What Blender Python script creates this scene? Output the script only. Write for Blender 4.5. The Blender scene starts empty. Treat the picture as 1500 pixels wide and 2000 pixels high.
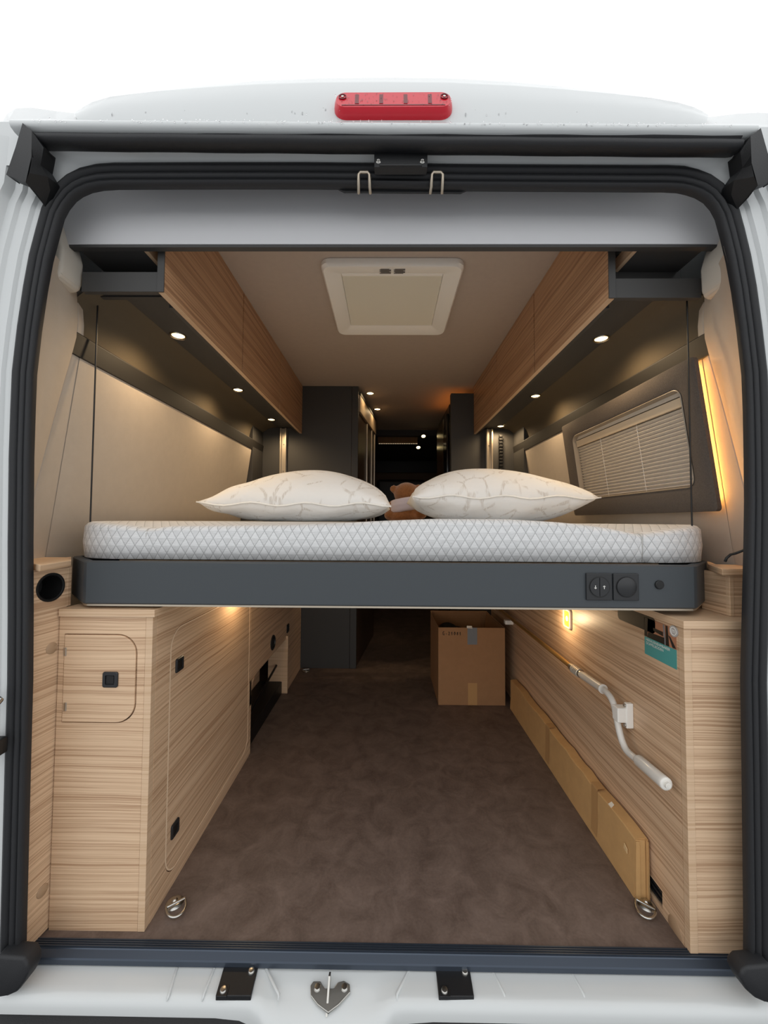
import bpy, bmesh, math, random
from mathutils import Vector, Matrix, Euler

random.seed(7)
R = math.radians
SC = bpy.context.scene
COL = SC.collection

# ------------------------------------------------------------------ camera
F_PX = 750.0
CAM = Vector((0.0, 0.0, 0.97))
CROT = Matrix.Rotation(R(0.53), 3, 'Z') @ Matrix.Rotation(R(90 + 2.06), 3, 'X') @ Matrix.Rotation(R(0.36), 3, 'Z')
cam_d = bpy.data.cameras.new('camera')
cam_d.sensor_fit = 'HORIZONTAL'
cam_d.sensor_width = 36.0
cam_d.lens = 36.0 * F_PX / 1500.0
CY = 991.0                      # principal point row
cam_d.shift_y = (CY - 1000.0) / 1500.0
cam_d.clip_start = 0.02
cam_d.clip_end = 300
cam = bpy.data.objects.new('camera', cam_d)
COL.objects.link(cam)
cam.matrix_world = Matrix.Translation(CAM) @ CROT.to_4x4()
SC.camera = cam

# ------------------------------------------------------------------ world, overcast daylight
w = bpy.data.worlds.new('overcast_sky')
SC.world = w
w.use_nodes = True
bg = w.node_tree.nodes['Background']
bg.inputs[0].default_value = (0.975, 0.99, 1.0, 1)
bg.inputs[1].default_value = 1.35
SC.view_settings.view_transform = 'Standard'
SC.view_settings.look = 'None'
SC.view_settings.exposure = 0.0
SC.view_settings.gamma = 1.0
SC.view_settings.use_curve_mapping = False
SC.cycles.use_denoising = True
SC.cycles.max_bounces = 10
SC.cycles.diffuse_bounces = 6
SC.cycles.sample_clamp_indirect = 4.0

# ------------------------------------------------------------------ helpers
def P(u, v, Y):
    """world point at depth Y seen at photo pixel (u, v)"""
    d = CROT @ Vector(((u - 750) / F_PX, (CY - v) / F_PX, -1.0))
    t = Y / d.y
    return CAM + d * t

def PX(u, v, x):
    d = CROT @ Vector(((u - 750) / F_PX, (CY - v) / F_PX, -1.0))
    return CAM + d * (x / d.x)

def PZ(u, v, z):
    d = CROT @ Vector(((u - 750) / F_PX, (CY - v) / F_PX, -1.0))
    return CAM + d * ((z - CAM.z) / d.z)

def lin(c):
    return tuple(((x / 255.0) / 12.92 if x / 255.0 <= 0.04045 else ((x / 255.0 + 0.055) / 1.055) ** 2.4) for x in c)

MATS = {}
def nd(nt, typ, **kw):
    n = nt.nodes.new(typ)
    for k, v in kw.items():
        setattr(n, k, v)
    return n

def mat(name, rgb, rough=0.5, metal=0.0, coat=0.0, emit=None, estr=0.0, bump=0.0, bscale=200.0, var=0.0, vscale=6.0, spec=0.5, trans=0.0, alpha=1.0, sheen=0.0):
    if name in MATS:
        return MATS[name]
    m = bpy.data.materials.new(name)
    m.use_nodes = True
    nt = m.node_tree
    b = nt.nodes['Principled BSDF']
    c = lin(rgb) + (1,)
    b.inputs['Base Color'].default_value = c
    b.inputs['Roughness'].default_value = rough
    b.inputs['Metallic'].default_value = metal
    b.inputs['Coat Weight'].default_value = coat
    b.inputs['Coat Roughness'].default_value = 0.06
    b.inputs['Specular IOR Level'].default_value = spec
    b.inputs['Transmission Weight'].default_value = trans
    b.inputs['Alpha'].default_value = alpha
    if sheen:
        b.inputs['Sheen Weight'].default_value = sheen
    if emit:
        b.inputs['Emission Color'].default_value = lin(emit) + (1,)
        b.inputs['Emission Strength'].default_value = estr
    geo = nd(nt, 'ShaderNodeNewGeometry')
    if var:
        n = nd(nt, 'ShaderNodeTexNoise')
        n.inputs['Scale'].default_value = vscale
        n.inputs['Detail'].default_value = 6
        n.inputs['Roughness'].default_value = 0.65
        nt.links.new(geo.outputs['Position'], n.inputs['Vector'])
        rp = nd(nt, 'ShaderNodeValToRGB')
        rp.color_ramp.elements[0].position = 0.3
        rp.color_ramp.elements[1].position = 0.7
        rp.color_ramp.elements[0].color = tuple(x * (1 - var) for x in c[:3]) + (1,)
        rp.color_ramp.elements[1].color = tuple(min(1, x * (1 + var)) for x in c[:3]) + (1,)
        nt.links.new(n.outputs['Fac'], rp.inputs['Fac'])
        nt.links.new(rp.outputs['Color'], b.inputs['Base Color'])
    if bump:
        n2 = nd(nt, 'ShaderNodeTexNoise')
        n2.inputs['Scale'].default_value = bscale
        n2.inputs['Detail'].default_value = 3
        nt.links.new(geo.outputs['Position'], n2.inputs['Vector'])
        bp = nd(nt, 'ShaderNodeBump')
        bp.inputs['Strength'].default_value = bump
        bp.inputs['Distance'].default_value = 0.002
        nt.links.new(n2.outputs['Fac'], bp.inputs['Height'])
        nt.links.new(bp.outputs['Normal'], b.inputs['Normal'])
    MATS[name] = m
    return m

def wood(name, light, dark, rough=0.42):
    if name in MATS:
        return MATS[name]
    m = bpy.data.materials.new(name)
    m.use_nodes = True
    nt = m.node_tree
    L = nt.links
    b = nt.nodes['Principled BSDF']
    b.inputs['Roughness'].default_value = rough
    geo = nd(nt, 'ShaderNodeNewGeometry')
    wn = nd(nt, 'ShaderNodeTexNoise')
    wn.inputs['Scale'].default_value = 3.5
    wn.inputs['Detail'].default_value = 2
    L.new(geo.outputs['Position'], wn.inputs['Vector'])
    sc = nd(nt, 'ShaderNodeVectorMath', operation='SCALE')
    sc.inputs['Scale'].default_value = 0.016
    L.new(wn.outputs['Color'], sc.inputs[0])
    ad = nd(nt, 'ShaderNodeVectorMath', operation='ADD')
    L.new(geo.outputs['Position'], ad.inputs[0])
    L.new(sc.outputs[0], ad.inputs[1])
    outs = []
    for s, det in (((0.5, 0.5, 78), 4), ((1.4, 1.4, 250), 3), ((6, 6, 620), 2)):
        mp = nd(nt, 'ShaderNodeMapping')
        mp.inputs['Scale'].default_value = s
        L.new(ad.outputs[0], mp.inputs['Vector'])
        n = nd(nt, 'ShaderNodeTexNoise')
        n.inputs['Scale'].default_value = 1.0
        n.inputs['Detail'].default_value = det
        n.inputs['Roughness'].default_value = 0.6
        L.new(mp.outputs[0], n.inputs['Vector'])
        outs.append(n.outputs['Fac'])
    m1 = nd(nt, 'ShaderNodeMath', operation='MULTIPLY_ADD')
    L.new(outs[1], m1.inputs[0]); m1.inputs[1].default_value = 1.0
    m0 = nd(nt, 'ShaderNodeMath', operation='MULTIPLY'); L.new(outs[0], m0.inputs[0]); m0.inputs[1].default_value = 0.75; L.new(m0.outputs[0], m1.inputs[2])
    m2 = nd(nt, 'ShaderNodeMath', operation='MULTIPLY_ADD')
    L.new(outs[2], m2.inputs[0]); m2.inputs[1].default_value = 0.4; L.new(m1.outputs[0], m2.inputs[2])
    rp = nd(nt, 'ShaderNodeValToRGB')
    e = rp.color_ramp.elements
    e[0].position = 0.84; e[0].color = lin(dark) + (1,)
    e[1].position = 1.22; e[1].color = lin(light) + (1,)
    # shift range to 0..1
    m3 = nd(nt, 'ShaderNodeMath', operation='SUBTRACT')
    L.new(m2.outputs[0], m3.inputs[0]); m3.inputs[1].default_value = 0.55
    e[0].position = 0.36; e[1].position = 0.72
    md = e.new(0.53)
    md.color = tuple(0.35 * a + 0.65 * c for a, c in zip(lin(dark), lin(light))) + (1,)
    L.new(m3.outputs[0], rp.inputs['Fac'])
    L.new(rp.outputs['Color'], b.inputs['Base Color'])
    bp = nd(nt, 'ShaderNodeBump')
    bp.inputs['Strength'].default_value = 0.12
    bp.inputs['Distance'].default_value = 0.0015
    L.new(m3.outputs[0], bp.inputs['Height'])
    L.new(bp.outputs['Normal'], b.inputs['Normal'])
    MATS[name] = m
    return m

class MB:
    """collects shapes into one mesh"""
    def __init__(self):
        self.bm = bmesh.new()
    def _merge(self, tmp):
        me = bpy.data.meshes.new('tmp')
        tmp.to_mesh(me); tmp.free()
        self.bm.from_mesh(me)
        bpy.data.meshes.remove(me)
        return self
    def box(self, x0, x1, y0, y1, z0, z1, bev=0.0, seg=2, rot=None):
        t = bmesh.new()
        bmesh.ops.create_cube(t, size=1.0)
        c = Vector(((x0 + x1) / 2, (y0 + y1) / 2, (z0 + z1) / 2))
        for v in t.verts:
            v.co = Vector((v.co.x * abs(x1 - x0), v.co.y * abs(y1 - y0), v.co.z * abs(z1 - z0)))
        if bev:
            bmesh.ops.bevel(t, geom=t.edges[:], offset=bev, segments=seg, affect='EDGES', profile=0.5)
        for v in t.verts:
            if rot is not None:
                v.co = rot @ v.co
            v.co += c
        return self._merge(t)
    def prism(self, pts, vec, bev=0.0, seg=2):
        """extrude a planar polygon (3D points) by vec"""
        t = bmesh.new()
        vec = Vector(vec)
        a = [t.verts.new(Vector(p)) for p in pts]
        b = [t.verts.new(Vector(p) + vec) for p in pts]
        n = len(a)
        t.faces.new(a)
        t.faces.new(b[::-1])
        for i in range(n):
            t.faces.new((a[i], b[i], b[(i + 1) % n], a[(i + 1) % n]))
        bmesh.ops.recalc_face_normals(t, faces=t.faces[:])
        if bev:
            bmesh.ops.bevel(t, geom=t.edges[:], offset=bev, segments=seg, affect='EDGES', profile=0.5)
        return self._merge(t)
    def poly(self, pts):
        t = bmesh.new()
        t.faces.new([t.verts.new(Vector(p)) for p in pts])
        return self._merge(t)
    def grid(self, rows, close=False, flip=False):
        """rows: list of lists of points, lofted"""
        t = bmesh.new()
        vs = [[t.verts.new(Vector(p)) for p in r] for r in rows]
        m = len(rows[0])
        for i in range(len(rows) - 1):
            for j in range(m if close else m - 1):
                q = (vs[i][j], vs[i][(j + 1) % m], vs[i + 1][(j + 1) % m], vs[i + 1][j])
                try:
                    t.faces.new(q[::-1] if flip else q)
                except ValueError:
                    pass
        return self._merge(t)
    def tube(self, pts, r, seg=10, cap=True, up=None):
        pts = [Vector(p) for p in pts]
        rr = r if isinstance(r, (list, tuple)) else [r] * len(pts)
        rows = []
        prev = None
        for i, p in enumerate(pts):
            a = pts[max(i - 1, 0)]; c = pts[min(i + 1, len(pts) - 1)]
            d = (c - a).normalized()
            if prev is None:
                ref = Vector((0, 0, 1)) if abs(d.z) < 0.9 else Vector((1, 0, 0))
                n = d.cross(ref).normalized()
            else:
                n = (prev - d * prev.dot(d)).normalized()
            prev = n
            b = d.cross(n)
            rows.append([p + (n * math.cos(2 * math.pi * k / seg) + b * math.sin(2 * math.pi * k / seg)) * rr[i] for k in range(seg)])
        t = bmesh.new()
        vs = [[t.verts.new(q) for q in r_] for r_ in rows]
        for i in range(len(rows) - 1):
            for j in range(seg):
                t.faces.new((vs[i][j], vs[i][(j + 1) % seg], vs[i + 1][(j + 1) % seg], vs[i + 1][j]))
        if cap:
            t.faces.new(vs[0][::-1]); t.faces.new(vs[-1])
        bmesh.ops.recalc_face_normals(t, faces=t.faces[:])
        return self._merge(t)
    def lathe(self, origin, axis, prof, seg=24):
        """prof: list of (radius, height along axis)"""
        axis = Vector(axis).normalized()
        ref = Vector((0, 0, 1)) if abs(axis.z) < 0.9 else Vector((1, 0, 0))
        n = axis.cross(ref).normalized(); b = axis.cross(n)
        o = Vector(origin)
        t = bmesh.new()
        vs = []
        for r, h in prof:
            if r < 1e-6:
                vs.append([t.verts.new(o + axis * h)])
            else:
                vs.append([t.verts.new(o + axis * h + (n * math.cos(2 * math.pi * k / seg) + b * math.sin(2 * math.pi * k / seg)) * r) for k in range(seg)])
        for i in range(len(vs) - 1):
            A, B = vs[i], vs[i + 1]
            for j in range(seg):
                k = (j + 1) % seg
                if len(A) == 1 and len(B) == 1:
                    continue
                if len(A) == 1:
                    t.faces.new((A[0], B[k], B[j]))
                elif len(B) == 1:
                    t.faces.new((A[j], A[k], B[0]))
                else:
                    t.faces.new((A[j], A[k], B[k], B[j]))
        bmesh.ops.recalc_face_normals(t, faces=t.faces[:])
        return self._merge(t)
    def ball(self, c, r, scale=(1, 1, 1), sub=2, rot=None):
        t = bmesh.new()
        bmesh.ops.create_icosphere(t, subdivisions=sub, radius=1.0)
        for v in t.verts:
            q = Vector((v.co.x * r * scale[0], v.co.y * r * scale[1], v.co.z * r * scale[2]))
            if rot is not None:
                q = rot @ q
            v.co = q + Vector(c)
        return self._merge(t)
    def build(self, name, material, parent=None, smooth=None):
        me = bpy.data.meshes.new(name)
        off = Vector((0, 0, 0))
        p = parent
        while p is not None:
            off += p.location
            p = p.parent
        if parent is not None:
            for v in self.bm.verts:
                v.co -= off
        self.bm.to_mesh(me)
        self.bm.free()
        me.materials.append(material)
        if smooth is not None:
            for f in me.polygons:
                f.use_smooth = True
            if smooth < 180:
                me.set_sharp_from_angle(angle=R(smooth))
        o = bpy.data.objects.new(name, me)
        COL.objects.link(o)
        if parent is not None:
            o.parent = parent
        return o

def B(name, material, parent, x0, x1, y0, y1, z0, z1, bev=0.0015, seg=2):
    return MB().box(x0, x1, y0, y1, z0, z1, bev, seg).build(name, material, parent)

def tag(o, label, cat, group=None):
    o['label'] = label; o['category'] = cat
    if group: o['group'] = group
    return o

def thing(name, label, cat, loc=(0, 0, 0), group=None):
    o = bpy.data.objects.new(name, None)
    o.empty_display_size = 0.05
    COL.objects.link(o)
    o.location = Vector(loc)
    return tag(o, label, cat, group)

def struct(o):
    o['kind'] = 'structure'
    return o

def lamp(name, parent, loc, energy, color, size=0.03, kind='POINT', rot=(0, 0, 0), angle=120, blend=0.6, sizey=None):
    d = bpy.data.lights.new(name, kind)
    d.energy = energy
    d.color = color
    if kind == 'AREA':
        d.shape = 'RECTANGLE' if sizey else 'DISK'
        d.size = size
        if sizey: d.size_y = sizey
    else:
        d.shadow_soft_size = size
    if kind == 'SPOT':
        d.spot_size = R(angle); d.spot_blend = blend
    o = bpy.data.objects.new(name, d)
    COL.objects.link(o)
    o.parent = parent
    o.location = Vector(loc) - parent.location
    o.rotation_euler = rot
    return o

def rrect(cx, cy, w_, h_, r, seg=6, corners=(1, 1, 1, 1)):
    """rounded rectangle, 2D ccw; corners order: +x+y, -x+y, -x-y, +x-y"""
    out = []
    for k, (sx, sy) in enumerate(((1, 1), (-1, 1), (-1, -1), (1, -1))):
        if corners[k] and r > 0:
            for i in range(seg + 1):
                a = math.pi / 2 * (k + i / seg)
                out.append((cx + sx * (w_ / 2 - r) + r * math.cos(a), cy + sy * (h_ / 2 - r) + r * math.sin(a)))
        else:
            out.append((cx + sx * w_ / 2, cy + sy * h_ / 2))
    return out

def ring(outer, inner, to3, vec):
    """frame between two equal-length 2D loops, extruded by vec"""
    vec = Vector(vec)
    a = [Vector(to3(*p)) for p in outer]; b = [Vector(to3(*p)) for p in inner]
    return [a, b, [p + vec for p in b], [p + vec for p in a], a]

WARM = (1.0, 0.72, 0.42)
# ------------------------------------------------------------------ materials
M_paint = mat('white_paint', (204, 207, 207), 0.3, coat=0.4, spec=0.5)
M_rubber = mat('black_rubber', (30, 31, 34), 0.55, bump=0.25, bscale=900)
M_rubber2 = mat('black_plastic', (24, 25, 27), 0.45, bump=0.15, bscale=700)
M_header = mat('grey_header_laminate', (204, 204, 206), 0.6, bump=0.15, bscale=1200)
M_dark = mat('anthracite_laminate', (62, 61, 60), 0.55, bump=0.12, bscale=1200)
M_darkw = mat('dark_fabric_wall', (92, 82, 66), 0.75, bump=0.3, bscale=900)
M_ledge = mat('dark_ledge', (26, 24, 22), 0.6, bump=0.1, bscale=900)
M_beige = mat('beige_wall_fabric', (188, 176, 162), 0.8, bump=0.25, bscale=1000, var=0.03, vscale=30)
M_cream = mat('cream_plastic', (196, 188, 176), 0.55)
M_ceil = mat('ceiling_fabric', (182, 168, 156), 0.85, bump=0.3, bscale=900, var=0.03, vscale=40)
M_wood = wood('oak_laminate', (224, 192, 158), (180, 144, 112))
M_woodshade = wood('oak_laminate_shaded', (204, 162, 124), (150, 108, 76), 0.38)  # same oak made darker and redder: the overhead shade is in its colour
M_edge = wood('oak_edge_band', (216, 186, 154), (196, 162, 128))
M_bed = mat('bed_frame_grey', (60, 65, 69), 0.5, bump=0.2, bscale=1400)
M_steel = mat('zinc_steel', (196, 194, 188), 0.28, metal=1.0)
M_alu = mat('aluminium', (196, 184, 166), 0.4, metal=0.9)
M_strip = mat('threshold_metal', (72, 80, 92), 0.35, metal=0.6)
M_black = mat('matte_black', (12, 12, 12), 0.5)
M_switch = mat('switch_black', (34, 35, 37), 0.4)
M_white = mat('white_plastic', (246, 243, 236), 0.4)
M_whitec = mat('white_enamel', (224, 220, 212), 0.3, coat=0.3)
M_rod = mat('anodised_rod', (214, 170, 106), 0.35, metal=0.75)
M_card = mat('cardboard', (158, 118, 82), 0.85, bump=0.2, bscale=300, var=0.05, vscale=25)
M_card2 = mat('cardboard_ochre', (202, 160, 106), 0.85, bump=0.2, bscale=300, var=0.06, vscale=20)
M_tape = mat('brown_tape', (184, 142, 92), 0.75)
M_greytape = mat('grey_tape', (118, 122, 126), 0.5)
M_ink = mat('marker_ink', (28, 24, 22), 0.6)
M_glowlens = mat('lamp_lens', (255, 240, 210), 0.3, emit=(255, 226, 160), estr=9.0)
M_chrome = mat('satin_chrome', (190, 180, 165), 0.25, metal=1.0)
M_red = mat('red_lens', (205, 14, 40), 0.3, coat=0.2, trans=0.0)
M_redd = mat('dark_red_lens', (110, 10, 22), 0.3)
M_drop = mat('water', (255, 255, 255), 0.02, trans=1.0, spec=0.5)
M_teal = mat('teal_print', (82, 160, 156), 0.4)
M_cap = mat('screw_cap', (172, 142, 112), 0.5)

def floor_mat():
    m = bpy.data.materials.new('brown_vinyl')
    m.use_nodes = True
    nt = m.node_tree; L = nt.links
    b = nt.nodes['Principled BSDF']
    geo = nd(nt, 'ShaderNodeNewGeometry')
    n = nd(nt, 'ShaderNodeTexNoise'); n.inputs['Scale'].default_value = 13; n.inputs['Detail'].default_value = 8; n.inputs['Roughness'].default_value = 0.68
    n.inputs['Distortion'].default_value = 0.6
    L.new(geo.outputs['Position'], n.inputs['Vector'])
    n2 = nd(nt, 'ShaderNodeTexNoise'); n2.inputs['Scale'].default_value = 160; n2.inputs['Detail'].default_value = 3
    L.new(geo.outputs['Position'], n2.inputs['Vector'])
    mx = nd(nt, 'ShaderNodeMath', operation='MULTIPLY_ADD')
    L.new(n2.outputs['Fac'], mx.inputs[0]); mx.inputs[1].default_value = 0.22; L.new(n.outputs['Fac'], mx.inputs[2])
    rp = nd(nt, 'ShaderNodeValToRGB')
    e = rp.color_ramp.elements
    e[0].position = 0.40; e[0].color = lin((86, 71, 63)) + (1,)
    e[1].position = 0.85; e[1].color = lin((124, 107, 98)) + (1,)
    L.new(mx.outputs[0], rp.inputs['Fac'])
    L.new(rp.outputs['Color'], b.inputs['Base Color'])
    b.inputs['Roughness'].default_value = 0.55
    bp = nd(nt, 'ShaderNodeBump'); bp.inputs['Strength'].default_value = 0.15; bp.inputs['Distance'].default_value = 0.001
    L.new(n2.outputs['Fac'], bp.inputs['Height']); L.new(bp.outputs['Normal'], b.inputs['Normal'])
    return m
M_floor = floor_mat()

def uv_fabric(name, kind):
    m = bpy.data.materials.new(name)
    m.use_nodes = True
    nt = m.node_tree; L = nt.links
    b = nt.nodes['Principled BSDF']
    b.inputs['Roughness'].default_value = 0.85
    uv = nd(nt, 'ShaderNodeUVMap'); uv.uv_map = 'UVMap'
    def math_(op, a, c=None, clamp=False):
        n = nd(nt, 'ShaderNodeMath', operation=op); n.use_clamp = clamp
        for i, q in enumerate((a, c)):
            if q is None: continue
            if isinstance(q, (int, float)): n.inputs[i].default_value = q
            else: L.new(q, n.inputs[i])
        return n.outputs[0]
    sep = nd(nt, 'ShaderNodeSeparateXYZ'); L.new(uv.outputs[0], sep.inputs[0])
    if kind == 'quilt':
        s = math_('DIVIDE', sep.outputs[0], 0.0236); z = math_('DIVIDE', sep.outputs[1], 0.0385)
        fa = math_('FRACT', math_('ADD', math_('ADD', s, z), 100.0)); fb = math_('FRACT', math_('ADD', math_('SUBTRACT', s, z), 100.0))
        da = math_('ABSOLUTE', math_('SUBTRACT', fa, 0.5)); db = math_('ABSOLUTE', math_('SUBTRACT', fb, 0.5))
        mx = math_('MAXIMUM', da, db)
        mr = nd(nt, 'ShaderNodeMapRange'); mr.inputs[1].default_value = 0.44; mr.inputs[2].default_value = 0.485
        L.new(mx, mr.inputs[0])
        line = mr.outputs[0]
        tri = math_('GREATER_THAN', math_('SUBTRACT', fa, fb), 0.0)
        mp = nd(nt, 'ShaderNodeMapping'); mp.inputs['Scale'].default_value = (60, 500, 1); L.new(uv.outputs[0], mp.inputs[0])
        n = nd(nt, 'ShaderNodeTexNoise'); n.inputs['Scale'].default_value = 1; n.inputs['Detail'].default_value = 3; L.new(mp.outputs[0], n.inputs['Vector'])
        val = math_('ADD', 0.60, math_('MULTIPLY', tri, 0.07))
        val = math_('ADD', val, math_('MULTIPLY', math_('SUBTRACT', n.outputs['Fac'], 0.5), 0.28))
        val = math_('SUBTRACT', val, math_('MULTIPLY', line, 0.26))
        cc = nd(nt, 'ShaderNodeCombineColor')
        L.new(math_('MULTIPLY', val, 1.0), cc.inputs[0]); L.new(math_('MULTIPLY', val, 1.0), cc.inputs[1]); L.new(math_('MULTIPLY', val, 1.0), cc.inputs[2])
        L.new(cc.outputs[0], b.inputs['Base Color'])
        bp = nd(nt, 'ShaderNodeBump'); bp.inputs['Strength'].default_value = 0.4; bp.inputs['Distance'].default_value = 0.003
        L.new(math_('SUBTRACT', 0.6, mx), bp.inputs['Height']); L.new(bp.outputs['Normal'], b.inputs['Normal'])
    else:
        mp = nd(nt, 'ShaderNodeMapping'); mp.inputs['Scale'].default_value = (11, 15, 1); mp.inputs['Rotation'].default_value = (0, 0, 0.5); L.new(uv.outputs[0], mp.inputs[0])
        v = nd(nt, 'ShaderNodeTexVoronoi', feature='DISTANCE_TO_EDGE'); v.inputs['Scale'].default_value = 1.0; v.inputs['Randomness'].default_value = 1.0
        L.new(mp.outputs[0], v.inputs['Vector'])
        n = nd(nt, 'ShaderNodeTexNoise'); n.inputs['Scale'].default_value = 14; n.inputs['Detail'].default_value = 2; L.new(uv.outputs[0], n.inputs['Vector'])
        mpb = nd(nt, 'ShaderNodeMapping'); mpb.inputs['Scale'].default_value = (260, 60, 1); L.new(uv.outputs[0], mpb.inputs[0])
        nb = nd(nt, 'ShaderNodeTexNoise'); nb.inputs['Scale'].default_value = 1; L.new(mpb.outputs[0], nb.inputs['Vector'])
        ln = nd(nt, 'ShaderNodeMapRange'); ln.inputs[1].default_value = 0.06; ln.inputs[2].default_value = 0.03; L.new(v.outputs[0], ln.inputs[0])
        msk = nd(nt, 'ShaderNodeMapRange'); msk.inputs[1].default_value = 0.46; msk.inputs[2].default_value = 0.54; L.new(n.outputs['Fac'], msk.inputs[0])
        brk = nd(nt, 'ShaderNodeMapRange'); brk.inputs[1].default_value = 0.4; brk.inputs[2].default_value = 0.5; L.new(nb.outputs['Fac'], brk.inputs[0])
        f = math_('MULTIPLY', math_('MULTIPLY', ln.outputs[0], msk.outputs[0]), brk.outputs[0])
        mix = nd(nt, 'ShaderNodeMix', data_type='RGBA')
        L.new(f, mix.inputs[0])
        mix.inputs[6].default_value = lin((240, 238, 234)) + (1,)
        mix.inputs[7].default_value = lin((216, 210, 202)) + (1,)
        L.new(mix.outputs[2], b.inputs['Base Color'])
        geo = nd(nt, 'ShaderNodeNewGeometry')
        n3 = nd(nt, 'ShaderNodeTexNoise'); n3.inputs['Scale'].default_value = 12; n3.inputs['Detail'].default_value = 3; L.new(geo.outputs['Position'], n3.inputs['Vector'])
        bp = nd(nt, 'ShaderNodeBump'); bp.inputs['Strength'].default_value = 0.35; bp.inputs['Distance'].default_value = 0.02
        L.new(n3.outputs['Fac'], bp.inputs['Height']); L.new(bp.outputs['Normal'], b.inputs['Normal'])
    return m
M_quilt = uv_fabric('quilted_knit', 'quilt')
M_pillow = uv_fabric('printed_cotton', 'pillow')

# ================================================================== GROUND AND SHELL
gm = mat('wet_asphalt', (160, 161, 163), 0.5, bump=0.5, bscale=120, var=0.15, vscale=3)
g = MB().poly([(-40, -40, -0.62), (40, -40, -0.62), (40, 40, -0.62), (-40, 40, -0.62)]).build('ground', gm)
struct(g)

YC = 2.559      # front end of the sleeping area
ZC = 1.880     # ceiling
# floor, starts behind the threshold
fl = MB().box(-0.98, 0.98, 0.917, 5.3, -0.02, 0.0).build('floor', M_floor); struct(fl)
ce = MB().box(-0.62, 0.62, 0.96, 3.80, ZC, ZC + 0.02).build('ceiling', M_ceil); struct(ce)

def wallx(z):
    return 0.900 - (z - 1.014) * 0.135

# ---- side walls: beige panel, pillar cover, dark upper panel, ledge
def side_wall(s):
    nm = 'wall_left' if s < 0 else 'wall_right'
    zs = [0.70 + i * (1.424 - 0.70) / 10 for i in range(11)]
    m = MB()
    rows = []
    for z in zs:
        x = wallx(z)
        rows.append([(s * x, 1.03, z), (s * x, 1.5, z), (s * x, 2.0, z), (s * x, 2.36, z)])
    m.grid(rows)
    # return to the outside so the panel has thickness
    m.grid([[(s * wallx(z), 2.36, z), (s * (wallx(z) + 0.03), 2.36, z)] for z in zs])
    wl = struct(m.build(nm, M_beige, None, 60))
    # dark continuation
    MB().box(s * 0.84, s * 0.97, 2.365, YC, 0.76, 1.60, 0.002).build('pillar_panel', M_dark, wl)
    # cover between door seal and panel (opening edge -> wall)
    rows = []
    zz = [0.84 + i * (1.60 - 0.84) / 16 for i in range(17)]
    for z in zz:
        v = 1018 - (z - 0.97) / 0.86 * 750
        xo = open_x(v, s) + 0.008
        xw = wallx(min(z, 1.5)) + 0.002
        if z > 1.45:
            xw += (z - 1.45) * 0.1
        # seam moves towards the door lower down
        k = max(0.0, min(1.0, (1.45 - z) / 0.6))
        ys = 1.005 - 0.085 * k
        xs = xo + (xw - xo) * (0.86 - 0.10 * k)
        rows.append([(s * xo, 0.858, z), (s * (xo + 0.2 * (xs - xo)), 0.868, z), (s * (xo + 0.62 * (xs - xo)), 0.868 + 0.5 * (ys - 0.868), z),
                     (s * (xs - 0.004), ys - 0.006, z), (s * xs, ys, z), (s * (xs + 0.008), ys + 0.002, z), (s * (xs + 0.004), ys + 0.008, z), (s * xw, 1.035, z)])
    MB().grid(rows).build('pillar_cover', M_beige if s < 0 else M_beige, wl, 40)
    # dark padded panel from the ledge up to the soffit
    prof = [(0.866, 1.462), (0.862, 1.50), (0.854, 1.535), (0.838, 1.565), (0.812, 1.585), (0.78, 1.594), (0.74, 1.597)]
    MB().grid([[(s * x, 1.002, z) for x, z in prof], [(s * x, 1.6, z) for x, z in prof], [(s * x, YC, z) for x, z in prof]]).build('upper_panel', M_darkw, wl, 60)
    # ledge
    m = MB()
    pts = [(0.842, 1.412), (0.835, 1.470), (0.841, 1.476), (0.885, 1.476), (0.885, 1.412)]
    m.prism([(s * x, 0.995, z) for x, z in pts], (0, YC - 0.995, 0), 0.0015)
    m.build('ledge', M_ledge, wl)
    return wl

# opening outline of the door seal in photo pixels, (v -> u), inner edge
LIN = [(300, 250), (367, 186), (388, 150), (410, 133), (440, 118), (500, 103), (560, 90), (640, 77), (727, 68), (893, 63), (1060, 60), (1330, 58), (1500, 53), (1800, 47), (1900, 45)]
RIN = [(300, 1250), (374, 1325), (400, 1375), (430, 1396), (480, 1411), (540, 1426), (620, 1440), (700, 1452), (800, 1457), (900, 1460), (1060, 1460), (1300, 1454), (1500, 1457), (1800, 1461), (1900, 1460)]
def interp(tab, v):
    if v <= tab[0][0]: return tab[0][1]
    for (a, ua), (b, ub) in zip(tab, tab[1:]):
        if v <= b:
            return ua + (ub - ua) * (v - a) / (b - a)
    return tab[-1][1]
def open_x(v, s):
    u = interp(LIN if s < 0 else RIN, v)
    return abs(P(u, v, 0.855).x)

wl = side_wall(-1)
wr = side_wall(1)
wl['kind'] = 'structure'; wr['kind'] = 'structure'

# ================================================================== VAN BODY
van = thing('van_body', 'white painted rear end of the panel van around the open doorway', 'van', (0, 0.8, -0.62))

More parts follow.
